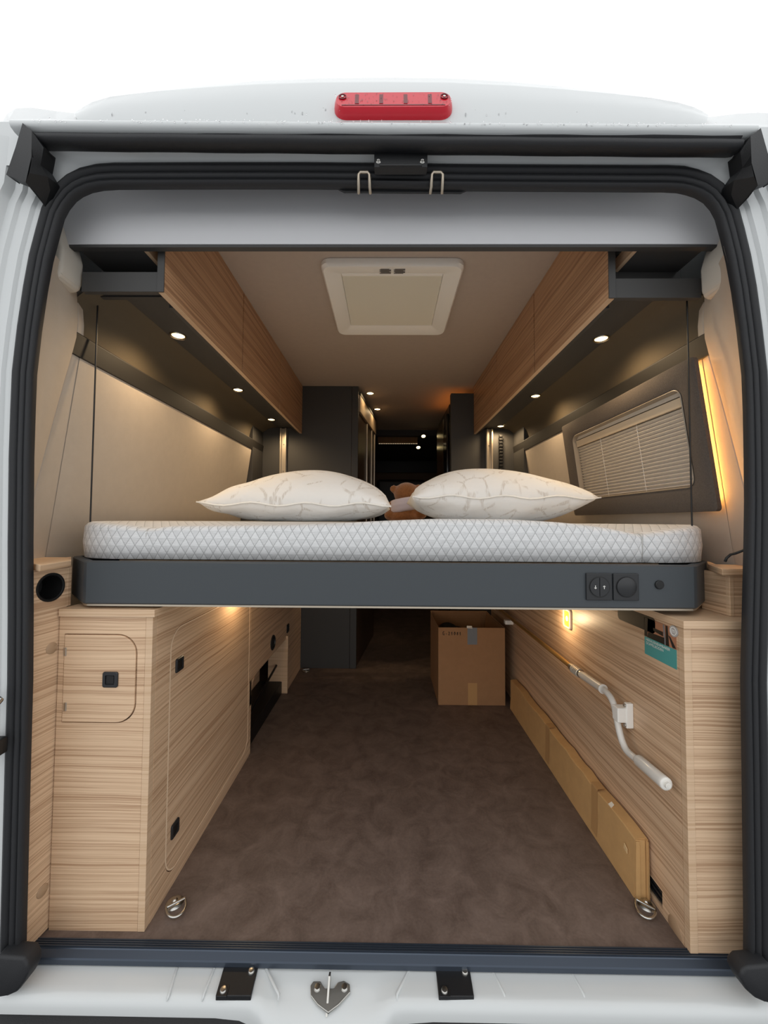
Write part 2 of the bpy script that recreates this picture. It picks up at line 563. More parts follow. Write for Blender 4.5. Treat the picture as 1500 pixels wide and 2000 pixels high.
# outer shell, keeps the daylight out
for s_, nm in ((-1, 'wall_outer_left'), (1, 'wall_outer_right')):
    prof_ = [(1.03, -0.45), (1.03, 1.2), (1.005, 1.6), (0.985, 1.90), (0.80, 1.99), (0.80, 1.975), (0.975, 1.885), (0.995, 1.6), (1.02, 1.2), (1.02, -0.45)]
    o_ = struct(MB().prism([(s_ * x, 0.97, z) for x, z in prof_], (0, 4.43, 0)).build(nm, M_paint))
    o_['label'] = 'white outer side panel of the van, %s side' % ('left' if s_ < 0 else 'right')
o_ = struct(MB().box(-1.03, 1.03, 5.40, 5.43, -0.45, 2.1).build('wall_front', M_paint)); o_['label'] = 'closed front end of the van'
o_ = struct(MB().prism([(-0.81, 1.08, 1.975), (-0.4, 1.08, 2.03), (0.0, 1.08, 2.05), (0.4, 1.08, 2.03), (0.81, 1.08, 1.975), (0.81, 1.08, 1.96), (-0.81, 1.08, 1.96)], (0, 4.35, 0)).build('ceiling_outer', M_paint)); o_['label'] = 'white outer roof skin of the van'

# roof with raised centre
SIL = [(150, 232), (158, 226), (168, 217), (185, 204), (220, 190), (300, 177), (400, 166), (500, 158), (620, 153), (750, 151.5), (880, 153), (1000, 160), (1100, 169), (1200, 181), (1270, 191), (1320, 203), (1350, 215), (1368, 227), (1378, 236)]
YL, YT = 0.80, 0.840
rows_b, rows = [], []
lip_row, r1, r2, r3, r4, r5 = [], [], [], [], [], []
for u, v in SIL:
    top = P(u, v, YT)
    lip = P(u, 236 + (u - 750) * 0.007, YL)
    lip.x = top.x + (lip.x - top.x) * 1.0
    def mix(t):
        return lip.lerp(top, t)
    lip_row.append(lip + Vector((0, 0, -0.02)))
    r1.append(mix(0.0)); r2.append(mix(0.35) + Vector((0, -0.006, 0.004))); r3.append(mix(0.72) + Vector((0, -0.008, 0.006)))
    r4.append(top)
    r5.append(top + Vector((0, 0.08, 0.03 if 300 < u < 1200 else 0.015)))
back = [Vector((p.x, 1.12, p.z)) for p in r5]
roof = MB().grid([lip_row, r1, r2, r3, r4, r5, back]).build('roof', M_paint, van, 180)
# side shoulders of the roof
for s, pts in ((-1, [(-60, 240), (5, 236), (14, 222), (30, 212), (60, 210), (110, 217), (145, 221), (165, 228), (200, 238)]), (1, [(1330, 240), (1362, 234), (1376, 229), (1400, 227), (1440, 222), (1480, 220), (1500, 221), (1520, 230), (1560, 246)])):
    m = MB()
    a, b, c = [], [], []
    for u, v in pts:
        t_ = P(u, v, 0.845); l_ = P(u, 243 + (u - 750) * 0.007, 0.812)
        a.append(l_); b.append(t_); c.append(Vector((t_.x, 1.1, t_.z + 0.01)))
    sk = [p for p, (u, v) in zip(a, pts) if u < 65 or u > 1445]
    m.grid([[p + Vector((0, 0, -0.10)) for p in sk], sk])
    m.grid([a, b, c]).build('roof_shoulder', M_paint, van, 180)
# roof lip
pr = [(0.80, 0.006), (0.792, 0.008), (0.782, 0.006), (0.778, 0.0), (0.778, -0.006), (0.781, -0.011), (0.79, -0.014), (0.80, -0.014)]
rows = []
for u in (18, 40, 200, 500, 750, 1000, 1300, 1455, 1482):
    c = P(u, 240 + (u - 750) * 0.007, 0.778)
    rows.append([(c.x, y, c.z + dz - 0.0) for y, dz in pr])
MB().grid(rows, flip=True).build('roof_lip', M_paint, van, 60)
# black rain gutter rubber under the lip
gp = [(0.80, 0.004), (0.785, 0.003), (0.783, -0.003), (0.785, -0.010), (0.790, -0.016), (0.792, -0.018), (0.786, -0.021), (0.783, -0.028), (0.784, -0.036), (0.79, -0.041), (0.80, -0.042), (0.815, -0.036), (0.83, -0.02)]
rows = []
for i in range(25):
    u = 52 + (1452 - 52) * i / 24
    c = P(u, 248.5 + (u - 750) * 0.009, 0.785)
    wob = 0.0005 * math.sin(i * 1.7)
    rows.append([(c.x, y, c.z + dz * 0.80 + wob) for y, dz in gp])
MB().grid(rows, flip=True).build('rain_gutter', M_rubber, van, 50)

# door seal: sweep of a ribbed profile round the opening
LOUT = [(1885, 4), (1800, 6), (1650, 10), (1500, 14), (1330, 19), (1200, 20), (1060, 20), (980, 21), (893, 22), (800, 25), (727, 28), (640, 38), (560, 50), (500, 61), (450, 74), (410, 85), (385, 97), (362, 114), (345, 134), (332, 160), (325, 190), (322.5, 225), (322, 300)]
ROUT = [(1895, 1500), (1800, 1500), (1650, 1498), (1500, 1496), (1330, 1493), (1200, 1496), (1060, 1499), (980, 1500), (893, 1499), (800, 1497), (727, 1494), (640, 1484), (560, 1473), (500, 1462), (450, 1450), (410, 1439), (385, 1427), (362, 1409), (345, 1385), (335, 1360), (329, 1335), (327, 1300), (327, 1240)]
path = [(u, v) for v, u in LOUT] + [(450, 321.5), (600, 321.5), (750, 323), (900, 325), (1060, 326)] + [(u, v) for v, u in reversed(ROUT)]
pp = [P(u, v, 0.85) for u, v in path]
p2 = [Vector((p.x, p.z)) for p in pp]
prof = [(0.004, 0.012), (0.004, -0.002), (0.0, -0.006), (-0.006, -0.009), (-0.012, -0.006), (-0.0155, 0.002), (-0.018, -0.004), (-0.023, -0.007), (-0.028, -0.005), (-0.030, 0.001), (-0.033, -0.004), (-0.038, -0.006), (-0.042, -0.003), (-0.0435, 0.006), (-0.0425, 0.014)]
rows = []
for i, p in enumerate(p2):
    a = p2[max(i - 1, 0)]; c = p2[min(i + 1, len(p2) - 1)]
    d = (c - a).normalized()
    n = Vector((-d.y, d.x))       # left of travel = outward (going up the left side)
    kx = 0.93 + 0.17 * max(0.0, n.y) ** 2
    rows.append([(p.x + n.x * q * kx, 0.85 + y, p.y + n.y * q * kx) for q, y in prof])
MB().grid(rows).build('door_seal', M_rubber, van, 50)
outer = rows

# white recess between the seal and the gutter (top and corners)
i0 = LOUT.index((410, 85)); i1 = len(path) - 1 - ROUT.index((410, 1439))
a_row, b_row, c_row, d_row = [], [], [], []
cl = P(60, 292, 0.80); cr = P(1448, 299, 0.80)
for i in range(i0, i1 + 1):
    p = pp[i]
    u, v = path[i]
    if i - i0 < 6:
        t = (i - i0) / 6.0
        e = P(84 - 20 * t, 400 - 120 * t, 0.812 + 0.03 * (1 - t))
    elif i1 - i < 6:
        t = (i1 - i) / 6.0
        e = P(1440 + 18 * t, 404 - 116 * t, 0.812 + 0.03 * (1 - t))
    else:
        tt = (i - i0 - 6) / (i1 - i0 - 12)
        e = P(64 + (1458 - 64) * tt, 280 + 8 * tt, 0.812)
        e.x = p.x * 0.8 + e.x * 0.2 if 240 < u < 1300 else e.x
    a_row.append(Vector((p.x, 0.853, p.z)))
    b_row.append(Vector((p.x, 0.853, p.z)).lerp(e, 0.25) + Vector((0, 0.004, 0)))
    c_row.append(Vector((p.x, 0.853, p.z)).lerp(e, 0.7) + Vector((0, 0.012, 0.0)))
    d_row.append(e)
MB().grid([a_row, b_row, c_row, d_row]).build('door_frame_top', M_paint, van, 180)
# side pillars with vertical flutes
for s, tab in ((-1, LOUT), (1, ROUT)):
    pf = [(-0.006, 0.856), (0.004, 0.848), (0.016, 0.847), (0.020, 0.840), (0.040, 0.838), (0.045, 0.831), (0.060, 0.829), (0.068, 0.812), (0.10, 0.806), (0.112, 0.79), (0.16, 0.785), (0.195, 0.80), (0.205, 0.86), (0.208, 0.98)]
    rows = []
    src = [(2150, tab[0][1])] + [t for t in tab if t[0] >= 385] + [(340, tab[[q[0] for q in tab].index(385)][1] - s * 6), (299, tab[[q[0] for q in tab].index(385)][1] - s * 10)]
    for v, u in src:
        p = P(u, v, 0.85)
        fl_ = 0.0
        rows.append([(p.x + s * d, y, p.z) for d, y in pf])
    MB().grid(rows, flip=(s > 0)).build('side_pillar', M_paint, van, 35)
# hinge stay and buffer at the left pillar edge
bk = MB()
c = P(-14, 1385, 0.80)
bk.tube([c + Vector((-0.05, 0.02, 0)), c + Vector((-0.004, 0.0, 0.002)), c + Vector((0.006, -0.002, 0.008)), c + Vector((0.010, 0.004, 0.016)), c + Vector((-0.02, 0.02, 0.018))], 0.006, 8)
bk.build('door_stay', M_steel, van, 60)
c = P(-22, 1465, 0.80)
MB().box(c.x - 0.03, c.x + 0.012, 0.79, 0.83, c.z - 0.02, c.z + 0.014, 0.004).tube([c + Vector((0.0, 0, -0.035)), c + Vector((0.0, 0, 0.02))], 0.011, 10).build('door_buffer', M_rubber2, van, 40)

# corner brackets
def bracket(strip_a, strip_b):
    m = MB()
    for st in (strip_a, strip_b):
        rows_ = [[P(*q) for q in r_] for r_ in st]
        m.grid(rows_)
        for e_ in (0, -1):
            m.grid([[r_[e_] for r_ in rows_], [r_[e_] + Vector((0, 0.03, 0.006)) for r_ in rows_]])
        m.grid([[p for p in rows_[-1]], [p + Vector((0, 0.03, 0.008)) for p in rows_[-1]]])
        m.grid([[p for p in rows_[0]], [p + Vector((0, 0.03, 0.0)) for p in rows_[0]]])
    return m.build('corner_bracket', M_rubber2, van, 30)
bracket([[(44, 240, .776), (62, 256, .774)], [(30, 288, .780), (61.5, 305, .780)], [(12, 341, .79), (50, 356, .796)]],
        [[(62, 256, .774), (85, 288, .79)], [(61.5, 290, .778), (83, 302, .796)], [(61, 318, .782), (79, 322, .80)], [(57, 338, .788), (93, 345, .812)], [(50, 356, .796), (98, 372, .832)], [(68, 378, .815), (88, 403, .842)]])
bracket([[(1486, 250, .776), (1466, 266, .774)], [(1500, 300, .780), (1468, 318, .780)], [(1518, 348, .79), (1480, 362, .796)]],
        [[(1466, 266, .774), (1446, 296, .79)], [(1467, 300, .778), (1448, 312, .796)], [(1468, 322, .782), (1450, 328, .80)], [(1473, 345, .788), (1434, 352, .812)], [(1480, 362, .796), (1428, 380, .832)], [(1462, 386, .815), (1440, 409, .842)]])

# upper latch plate and striker loops
c0 = P(731, 296, 0.812); c1 = P(835, 326, 0.812)
lp = MB().box(c0.x, c1.x, 0.812, 0.832, c1.z, c0.z, 0.0015).box(c0.x + 0.012, c1.x - 0.012, 0.8095, 0.82, c1.z + 0.001, c1.z + 0.006, 0.001).build('latch_plate', M_rubber2, van)
for u in (739, 825):
    c = P(u, 314, 0.811)
    MB().lathe(c + Vector((0, 0.004, 0)), (0, -1, 0), [(0, 0), (0.0055, 0.0), (0.0055, 0.003), (0.0035, 0.005), (0.0025, 0.004), (0, 0.004)], 12).build('screw', M_steel, lp, 40)
# black carrier below the seal with two loops
a = [P(650, 364, .862), P(672, 375, .862), P(900, 377, .862), P(925, 366, .862), P(905, 350, .862), P(665, 348, .862)]
MB().prism(a, (0, 0.004, 0), 0.001).build('latch_carrier', M_rubber2, van)
for u in (711, 854):
    t = P(u, 337, 0.835); w_ = 0.0125
    b0 = P(u, 370, 0.846)
    pts = [(t.x - w_ - .001, 0.856, b0.z - 0.001), (t.x - w_, .8425, b0.z + 0.004), (t.x - w_, .834, t.z - 0.006), (t.x - w_ + 0.004, .834, t.z), (t.x + w_ - 0.004, .834, t.z), (t.x + w_, .834, t.z - 0.006), (t.x + w_, .8425, b0.z + 0.004), (t.x + w_ + .001, 0.856, b0.z - 0.001)]
    MB().tube(pts, 0.0034, 8).build('striker_loop', M_alu, van, 60)

# brake light
def roofpt(u, v):
    """point of the rear roof face under a photo pixel"""
    best = None
    for k in range(0, 101):
        t = k / 100
        Y = YL + (YT - YL) * t
        p = P(u, v, Y)
        sv = None
        for (ua, va), (ub, vb) in zip(SIL, SIL[1:]):
            if ua <= u <= ub:
                sv = va + (vb - va) * (u - ua) / (ub - ua)
        zl = P(u, 236 + (u - 750) * 0.007, YL).z; zt = P(u, sv, YT).z
        zz = zl + (zt - zl) * t
        if best is None or abs(p.z - zz) < best[0]:
            best = (abs(p.z - zz), p)
    return best[1]
bl_out = rrect(0, 0, 1, 1, 0.001)
lc = roofpt(768, 213)
nrm = Vector((0, -0.965, 0.26)).normalized()    # out of the roof face
upv = Vector((0, 0.26, 0.965)).normalized()
def bl(px, pz, h):
    return lc + Vector((px, 0, 0)) + upv * pz + nrm * h
bw, bh = 0.256, 0.060
m = MB()
lv = []
for (sx, sz, h, r) in ((1.0, 1.0, -0.02, 0.034), (1.0, 1.0, 0.006, 0.034), (0.985, 0.93, 0.014, 0.031), (0.955, 0.80, 0.020, 0.026)):
    lv.append([bl(x, z - 0.008, h) for x, z in rrect(0, 0, bw * sx, bh * sz, r * 0.8, 8)])
m.grid(lv, close=True)
m.poly(lv[-1])
brk = m.build('brake_light', M_red, van, 50)
for x in (-0.109, 0.109):
    m = MB().lathe(bl(x, 0.0, 0.0185), nrm, [(0.0075, 0.0), (0.0085, 0.0035), (0.007, 0.0035), (0.006, 0.001), (0, 0.001)], 16)
    m.build('screw_well', M_redd, brk, 40)
    MB().lathe(bl(x, 0.0, 0.0185), nrm, [(0, 0.001), (0.003, 0.001), (0.003, 0.0035), (0, 0.004)], 10).build('screw', M_steel, brk, 40)
for i, x in enumerate((-0.078, -0.026, 0.026, 0.078)):
    MB().prism([bl(x - 0.004, -0.022, 0.0195), bl(x + 0.004, -0.022, 0.0195), bl(x + 0.004, 0.008, 0.0195), bl(x - 0.004, 0.008, 0.0195)], nrm * 0.0012).build('lens_rib', M_redd, brk)
MB().prism([bl(-0.11, -0.028, 0.0190), bl(0.11, -0.028, 0.0190), bl(0.11, -0.025, 0.0190), bl(-0.11, -0.025, 0.0190)], nrm * 0.0016).build('lens_groove', M_redd, brk)

# rain drops: on the roof face, the brake light, the lip
m = MB()
for i in range(150):
    u = random.uniform(190, 1330); 
    if random.random() < 0.45: u = random.uniform(560, 990)
    v = random.uniform(170 + abs(u - 750) * 0.05, 228)
    if 640 < u < 895 and v > 178: continue
    p = roofpt(u, v)
    r = random.uniform(0.0011, 0.0024)
    m.ball(p + nrm * 0.003, r, (0.8, 0.8, random.uniform(1.2, 2.6)), 1)
for i in range(110):
    x = random.uniform(-0.125, 0.125); z = random.uniform(-0.035, 0.02)
    m.ball(bl(x, z, 0.0200 if -0.028 < z < 0.012 else 0.0145), random.uniform(0.0008, 0.0018), (1, 1, 1), 1)
for i in range(170):
    u = random.uniform(60, 1450)
    p = P(u, 238 + (u - 750) * 0.007 + random.uniform(-3, 5), 0.777)
    m.ball(p, random.uniform(0.0008, 0.0017), (1, 0.8, 1.2), 1)
rd = m.build('raindrops', M_drop, van, 180)
rd['kind'] = 'stuff'

# painted sill
def sill_row(x):
    """profile (y, z) from the threshold outwards"""
    d = abs(x + 0.125)
    k = max(0.0, min(1.0, (0.15 - d) / 0.05)); k = k * k * (3 - 2 * k)   # centre well for the lock catch
    wv = 0.0025 * math.sin(x * 19 + 0.6)
    p = [(0.935, -0.018), (0.903, -0.020), (0.885, -0.021 - 0.003 * k), (0.868, -0.023 - 0.007 * k), (0.852, -0.025 - 0.012 * k), (0.843, -0.027 - 0.014 * k),
         (0.836 - 0.003 * k, -0.030 - 0.015 * k), (0.831 - 0.008 * k, -0.036 - 0.015 * k), (0.828 - 0.014 * k, -0.045 - 0.015 * k), (0.826 - 0.020 * k, -0.058 - 0.012 * k), (0.825 - 0.020 * k, -0.12)]
    return [(x, y + (wv if 0.84 < y < 0.87 else 0), z) for y, z in p]
xs = [-0.90 + i * 1.80 / 90 for i in range(91)]
sill = MB().grid([sill_row(x) for x in xs], flip=False).build('sill', M_paint, van, 180)
# embossed ribs
for u0, u1 in ((345, 330), (418, 398), (520, 545), (800, 775), (960, 985), (1112, 1140)):
    a = PZ(u0, 1893, -0.0215); b = PZ(u1, 1943, -0.0265)
    MB().tube([a + Vector((0, 0.01, -0.003)), a, b, b + Vector((0, -0.008, -0.004))], [0.002, 0.0032, 0.0032, 0.001], 8).build('sill_rib', M_paint, van, 180)
# striker plates
for (us, z) in ((((437, 1889), (504, 1888), (490, 1945), (421, 1945)), -0.0195), (((851, 1889), (917, 1890), (926, 1946), (857, 1946)), -0.0195)):
    q = [PZ(u, v, z + 0.003 - 0.0045 * (v > 1900)) for u, v in us]
    sp = MB().prism(q, (0, 0, -0.010), 0.0012).build('striker_plate', M_rubber2, van)
    c0 = q[0].lerp(q[2], 0.5)
    for t in (q[1].lerp(c0, 0.32), q[3].lerp(c0, 0.36)):
        MB().lathe(t + Vector((0, 0, -0.001)), (0, -0.1, 1), [(0, 0), (0.0075, 0), (0.0075, 0.003), (0.0055, 0.0055), (0.0, 0.0065)], 14).build('bolt', M_steel, sp, 40)
    t = q[3].lerp(c0, 0.36)
    MB().box(t.x - 0.011, t.x + 0.011, t.y - 0.011, t.y + 0.011, t.z - 0.004, t.z + 0.001, 0.001).build('shim', M_rubber2, sp)
# lock catch: winged bracket with an upright blade
zc = -0.031
wing = [(606, 1925), (612, 1916), (626, 1916), (634, 1930), (652, 1930), (660, 1918), (672, 1915), (683, 1922), (684, 1938), (662, 1962), (641, 1978), (620, 1962), (607, 1945)]
q = [PZ(u, v, -0.0245 - (v - 1915) * 0.00020) for u, v in wing]
lk = MB().prism(q, (0, 0, -0.004), 0.001).build('lock_catch', M_steel, van)
for u in (620, 673):
    c = PZ(u, 1931, -0.031)
    MB().lathe(c + Vector((0, 0, -0.001)), (0, -0.1, 1), [(0, 0), (0.0085, 0), (0.008, 0.004), (0.0055, 0.007), (0.0, 0.0075)], 14).build('bolt', M_steel, lk, 40)
c = PZ(642, 1940, -0.034)
MB().prism([(c.x - 0.0022, c.y - 0.03, c.z - 0.012), (c.x - 0.0022, c.y + 0.02, c.z), (c.x - 0.0022, c.y + 0.018, c.z + 0.024), (c.x - 0.0022, c.y + 0.008, c.z + 0.026), (c.x - 0.0022, c.y - 0.006, c.z + 0.012)], (0.0044, 0, 0), 0.0008).build('catch_blade', M_steel, lk)
# rubber feet of the seal
for s, poly in ((-1, [(-8, 1868), (46, 1872), (54, 1888), (55, 1902), (46, 1922), (32, 1940), (14, 1948), (-10, 1952)]), (1, [(1508, 1886), (1458, 1890), (1447, 1902), (1446, 1914), (1458, 1936), (1476, 1952), (1494, 1960), (1512, 1964)])):
    q = [P(u, v, 0.822) for u, v in poly]
    MB().prism(q, (0, 0.035, 0), 0.006, 3).build('seal_foot', M_rubber, van, 40)
# bumper step
BZ = P(300, 1986, 0.826).z
m = MB()
rows = []
for x in [-1.0 + i * 0.05 for i in range(41)]:
    d = abs(x + 0.125); k = max(0.0, min(1.0, (0.19 - d) / 0.06)); k = k * k * (3 - 2 * k)
    rows.append([(x, 0.842, BZ - 0.024 * k), (x, 0.822, BZ - 0.001 - 0.024 * k), (x, 0.815, BZ - 0.006 - 0.024 * k), (x, 0.74, BZ - 0.014 - 0.022 * k), (x, 0.66, -0.09), (x, 0.64, -0.11), (x, 0.63, -0.30), (x, 0.66, -0.42), (x, 0.9, -0.45)])
m.grid(rows).build('bumper', M_rubber2, van, 40)

# ---- threshold strip on the floor edge
m = MB()
tp = [(0.900, 0.0), (0.900, 0.004), (0.8955, 0.0045)]
y = 0.894
tp = [(0.9165, -0.002), (0.9165, 0.003)]
for i in range(4):
    y0 = 0.9155 - i * 0.0047
    tp += [(y0, 0.0042), (y0 - 0.0024, 0.0042), (y0 - 0.0029, 0.0018), (y0 - 0.0043, 0.0018)]
tp += [(0.8962, 0.0030), (0.8950, 0.0010), (0.8825, -0.0045), (0.8812, -0.0075), (0.8812, -0.018), (0.9165, -0.018)]
m.prism([(-0.800, y_, z_) for y_, z_ in tp], (1.62, 0, 0))
th = struct(m.build('trim_1', M_strip))
th['label'] = 'dark ribbed metal threshold strip along the floor edge'
for o, lb in ((fl, 'dark brown mottled vinyl floor'), (ce, 'beige fabric ceiling'), (wl, 'beige left side wall'), (wr, 'beige right side wall'), (g, 'wet grey asphalt outside')):
    o['label'] = lb

# ================================================================== HEADER AND OVERHEAD CABINETS
hl = P(126, 474, 0.93); hr = P(1409, 479, 0.93)
hz = 0.5 * (hl.z + hr.z)
hd = thing('header_panel', 'wide pale grey header board across the top of the doorway', 'panel', (0, 0.94, hz))
top_pts = [(hl.x, hz), (hr.x, hz), (hr.x - 0.005, hz + 0.05)]
tl = [P(u, v, 0.93) for u, v in ((1405, 440), (1385, 395), (1345, 360), (1290, 345), (200, 340), (160, 358), (135, 395), (122, 440))]
pts = [(hl.x, 0.93, hz), (hr.x, 0.93, hz)] + [(p.x, 0.93, p.z) for p in tl]
MB().prism(pts, (0, 0.016, 0), 0.001).build('board', M_header, hd)
MB().box(hl.x + 0.002, hr.x - 0.002, 0.9315, 0.9475, hz - 0.007, hz - 0.0005, 0.001).build('bottom_edge', M_dark, hd)

def overhead(s):
    side = 'left' if s < 0 else 'right'
    t = thing('overhead_cabinet', {'left': 'oak overhead cabinet run above the plain beige wall', 'right': 'oak overhead cabinet run above the side window'}[side], 'cabinet', (s * 0.70, 1.75, 1.556), 'overhead cabinet runs')
    y1 = YC - 0.004
    zb, zt = 1.556, ZC - 0.001
    xf = 0.578 if s < 0 else 0.574
    y0 = PZ(330, 570, zb).y if s < 0 else PZ(1195, 582, zb).y
    y0 = 0.985 if abs(y0 - 0.985) > 0.05 else y0
    ya = [y0, PX(475, 650, -xf).y, PX(547, 755, -xf).y, y1] if s < 0 else [y0, PX(1043, 650, xf).y, PX(970, 760, xf).y, y1]
    MB().box(s * (xf - 0.001), s * (xf + 0.017), y0 - 0.004, y0 - 0.0005, zb - 0.002, zt, 0.0008).build('end_cap', M_dark, t)
    # doors
    for i in range(3):
        g0 = 0.004 if i else 0; g1 = 0.004 if i < 2 else 0
        MB().box(s * (xf + 0.016), s * xf, ya[i] + g0, ya[i + 1] - g1, zb, zt, 0.0012).build('door', M_woodshade, t)
    # light edge banding below the doors and on the near end
    MB().box(s * (xf + 0.0155), s * (xf + 0.0005), y0 + 0.002, y1, zb - 0.0012, zb + 0.0008).build('edge_band', M_edge, t)
    # carcass back board behind the doors
    MB().box(s * (xf + 0.018), s * (xf + 0.032), 1.04, y1, zb + 0.002, zt, 0.001).build('side_board', M_dark, t)
    # soffit
    MB().box(s * (xf + 0.032), s * 0.742, y0 + 0.014, y1, 1.5925, 1.604, 0.001).build('soffit', M_dark, t)
    # near end: low fascia lip and the recess above it
    MB().box(s * (xf + 0.0175), P(160 if s < 0 else 1369, 550, y0).x, y0 - 0.001, y0 + 0.013, zb, zb + 0.052, 0.001).build('end_lip', M_dark, t)
    MB().box(s * (xf + 0.034), s * 0.80, 1.036, 1.050, zb + 0.03, hz + 0.20, 0.001).build('back_board', M_dark, t)
    MB().box(s * (xf + 0.0175), s * 0.79, y0 + 0.014, 1.035, zb + 0.034, zb + 0.046, 0.001).build('recess_floor', M_dark, t)
    # upper shelf under the header with an oak inner edge
    MB().box(s * 0.628, s * 0.79, 0.948, 1.034, hz - 0.002, hz + 0.014, 0.001).build('shelf', M_dark, t)
    MB().box(s * 0.616, s * 0.627, 0.949, 1.034, hz - 0.003, hz + 0.03, 0.001).build('shelf_edge', M_edge, t)
    return t
overhead(-1); overhead(1)
# cream corner covers beside the header
for s, quad in ((-1, ((108, 160), (484, 572))), (1, ((1368, 1432), (494, 586)))):
    a = P(quad[0][0], quad[1][0], 0.968); b = P(quad[0][1], quad[1][1], 0.968)
    x0, x1 = sorted((a.x, b.x))
    if s < 0: x0 -= 0.03
    else: x1 += 0.03
    prof = []
    n = 10
    xi = x1 if s < 0 else x0
    xo = x0 if s < 0 else x1
    zt, zb = a.z, b.z
    pts = [(xi + s * 0.022, zt + 0.03), (xi, zt - 0.045), (xi + s * 0.002, zb + 0.022), (xi + s * 0.007, zb + 0.007), (xi + s * 0.018, zb), (xo, zb - 0.004), (xo, zt + 0.03)]
    o = MB().prism([(x, 0.905, z) for x, z in pts], (0, 0.070, 0), 0.010, 3).build('corner_cover', M_cream, None, 50)
    tag(o, 'cream plastic corner cover under the %s end of the header board' % ('left' if s < 0 else 'right'), 'cover', 'corner covers')

# ---- spotlights
def spotlight(x, y, z, label, group, r=0.027, power=6.0, glow=None, ang=166):
    t = thing('spotlight', label, 'spotlight', (x, y, z), group)
    MB().lathe((x, y, z), (0, 0, -1), [(r * 0.72, 0.0), (r * 0.74, 0.003), (r * 0.92, 0.005), (r, 0.003), (r, 0.0)], 24).build('trim_ring', M_chrome, t, 60)
    MB().lathe((x, y, z), (0, 0, -1), [(r * 0.73, 0.0005), (r * 0.6, 0.0024), (0, 0.003)], 24).build('lens', M_glowlens, t, 60)
    lamp('lamp_light', t, (x, y, z - 0.008), power, WARM, 0.016, 'SPOT', (0, 0, 0), ang, 0.75)
    return t
zs = 1.5925
for i, (u, v) in enumerate(((348, 655), (465, 761), (530, 819))):
    c = PZ(u, v, zs)
    spotlight(c.x, c.y, zs, ('lit warm spotlight under the left overhead cabinet, %s' % ('nearest the doorway', 'middle of the three', 'nearest the dark wardrobe')[i]), 'spotlights under the overhead cabinets')
for i, (u, v) in enumerate(((1174, 661), (1046, 773), (978, 832))):
    c = PZ(u, v, zs)
    spotlight(c.x, min(c.y, YC - 0.06), zs, ('lit warm spotlight under the right overhead cabinet, %s' % ('nearest the doorway', 'middle of the three', 'farthest from the doorway')[i]), 'spotlights under the overhead cabinets')

# ---- roof hatch
hx, hy = 0.012, 0.5 * (PZ(764, 515, ZC - 0.02).y + PZ(764, 653, ZC - 0.02).y)
ht = thing('roof_hatch', 'white framed square roof hatch with closed pleated blind', 'roof hatch', (hx, hy, ZC))
def to3h(z):
    return lambda a, b: (a, b, z)
m = MB()
lv = []
for (sz, zz, r) in ((0.505, ZC - 0.001, 0.035), (0.505, ZC - 0.016, 0.035), (0.490, ZC - 0.026, 0.032), (0.430, ZC - 0.024, 0.012), (0.372, ZC - 0.012, 0.008), (0.368, ZC - 0.004, 0.006)):
    lv.append([(a, b, zz) for a, b in rrect(hx, hy, sz, sz, r, 6)])
m.grid(lv, close=True)
m.build('frame', M_white, ht, 40)
m = MB()
rows = []
n = 19
for i in range(2 * n + 1):
    yy = hy - 0.184 + 0.368 * i / (2 * n)
    zz = ZC - 0.002 - (0.014 if i % 2 else 0.0)
    rows.append([(hx - 0.184, yy, zz), (hx + 0.184, yy, zz)])
m.grid(rows).build('pleated_blind', mat('hatch_blind', (228, 220, 200), 0.8), ht)
MB().box(hx - 0.184, hx + 0.184, hy - 0.186, hy - 0.174, ZC - 0.014, ZC - 0.004, 0.001).build('blind_bar', M_white, ht)
lbm = MB()
for j in range(2):
    for k in range(6):
        x0 = hx - 0.045 + j * 0.05
        lbm.box(x0 + (0.0 if k % 2 else 0.004), x0 + 0.04 - (0.006 if (k + j) % 3 == 0 else 0), hy - 0.232 + k * 0.0044, hy - 0.2295 + k * 0.0044, ZC - 0.0272, ZC - 0.0255)
o = lbm.build('printed_label', mat('grey_print', (120, 114, 108), 0.7), ht); o['label'] = 'grey printed instruction label'

# ================================================================== SIDE WINDOW
wn = MB()
def wpt(y, z, off=0.0):
    return (0.878 - (z - 1.014) * 0.135 - off * 0.7, y, z)
Y0, Y1 = 1.016, 1.79
win_out = [(Y0 - 0.005, 1.008), (Y1, 0.985), (Y1, 1.422), (Y0 + 0.01, 1.422)]
# opening, rounded, in (y, z)
def win_loop(y0, y1, z0, z1, r, seg=6):
    return rrect((y0 + y1) / 2, (z0 + z1) / 2, y1 - y0, z1 - z0, r, seg)
inn = win_loop(1.075, 1.705, 1.070, 1.352, 0.028)
outl = rrect((Y0 + Y1) / 2, 1.209, Y1 - Y0, 0.414, 0.012, 6)
m = MB()
m.grid([[wpt(a, b, 0.0) for a, b in outl], [wpt(a, b, 0.016) for a, b in outl], [wpt(a, b, 0.020) for a, b in rrect((Y0 + Y1) / 2, 1.209, Y1 - Y0 - 0.012, 0.402, 0.012, 6)],
        [wpt(a, b, 0.020) for a, b in win_loop(1.068, 1.712, 1.063, 1.359, 0.034)], [wpt(a, b, 0.016) for a, b in inn], [wpt(a, b, -0.012) for a, b in inn]], close=True)
M_surr = mat('charcoal_fabric', (88, 80, 74), 0.9, bump=0.5, bscale=500, var=0.18, vscale=260)
w1 = struct(m.build('window_1', M_surr, None, 40))
w1['label'] = 'side window with charcoal fabric surround and closed pleated blind'
m = MB()
m.grid([[wpt(a, b, 0.0185) for a, b in inn], [wpt(a, b, 0.021) for a, b in win_loop(1.077, 1.703, 1.072, 1.350, 0.027)], [wpt(a, b, 0.0) for a, b in win_loop(1.081, 1.699, 1.076, 1.346, 0.024)], [wpt(a, b, -0.02) for a, b in win_loop(1.081, 1.699, 1.076, 1.346, 0.024)]], close=True)
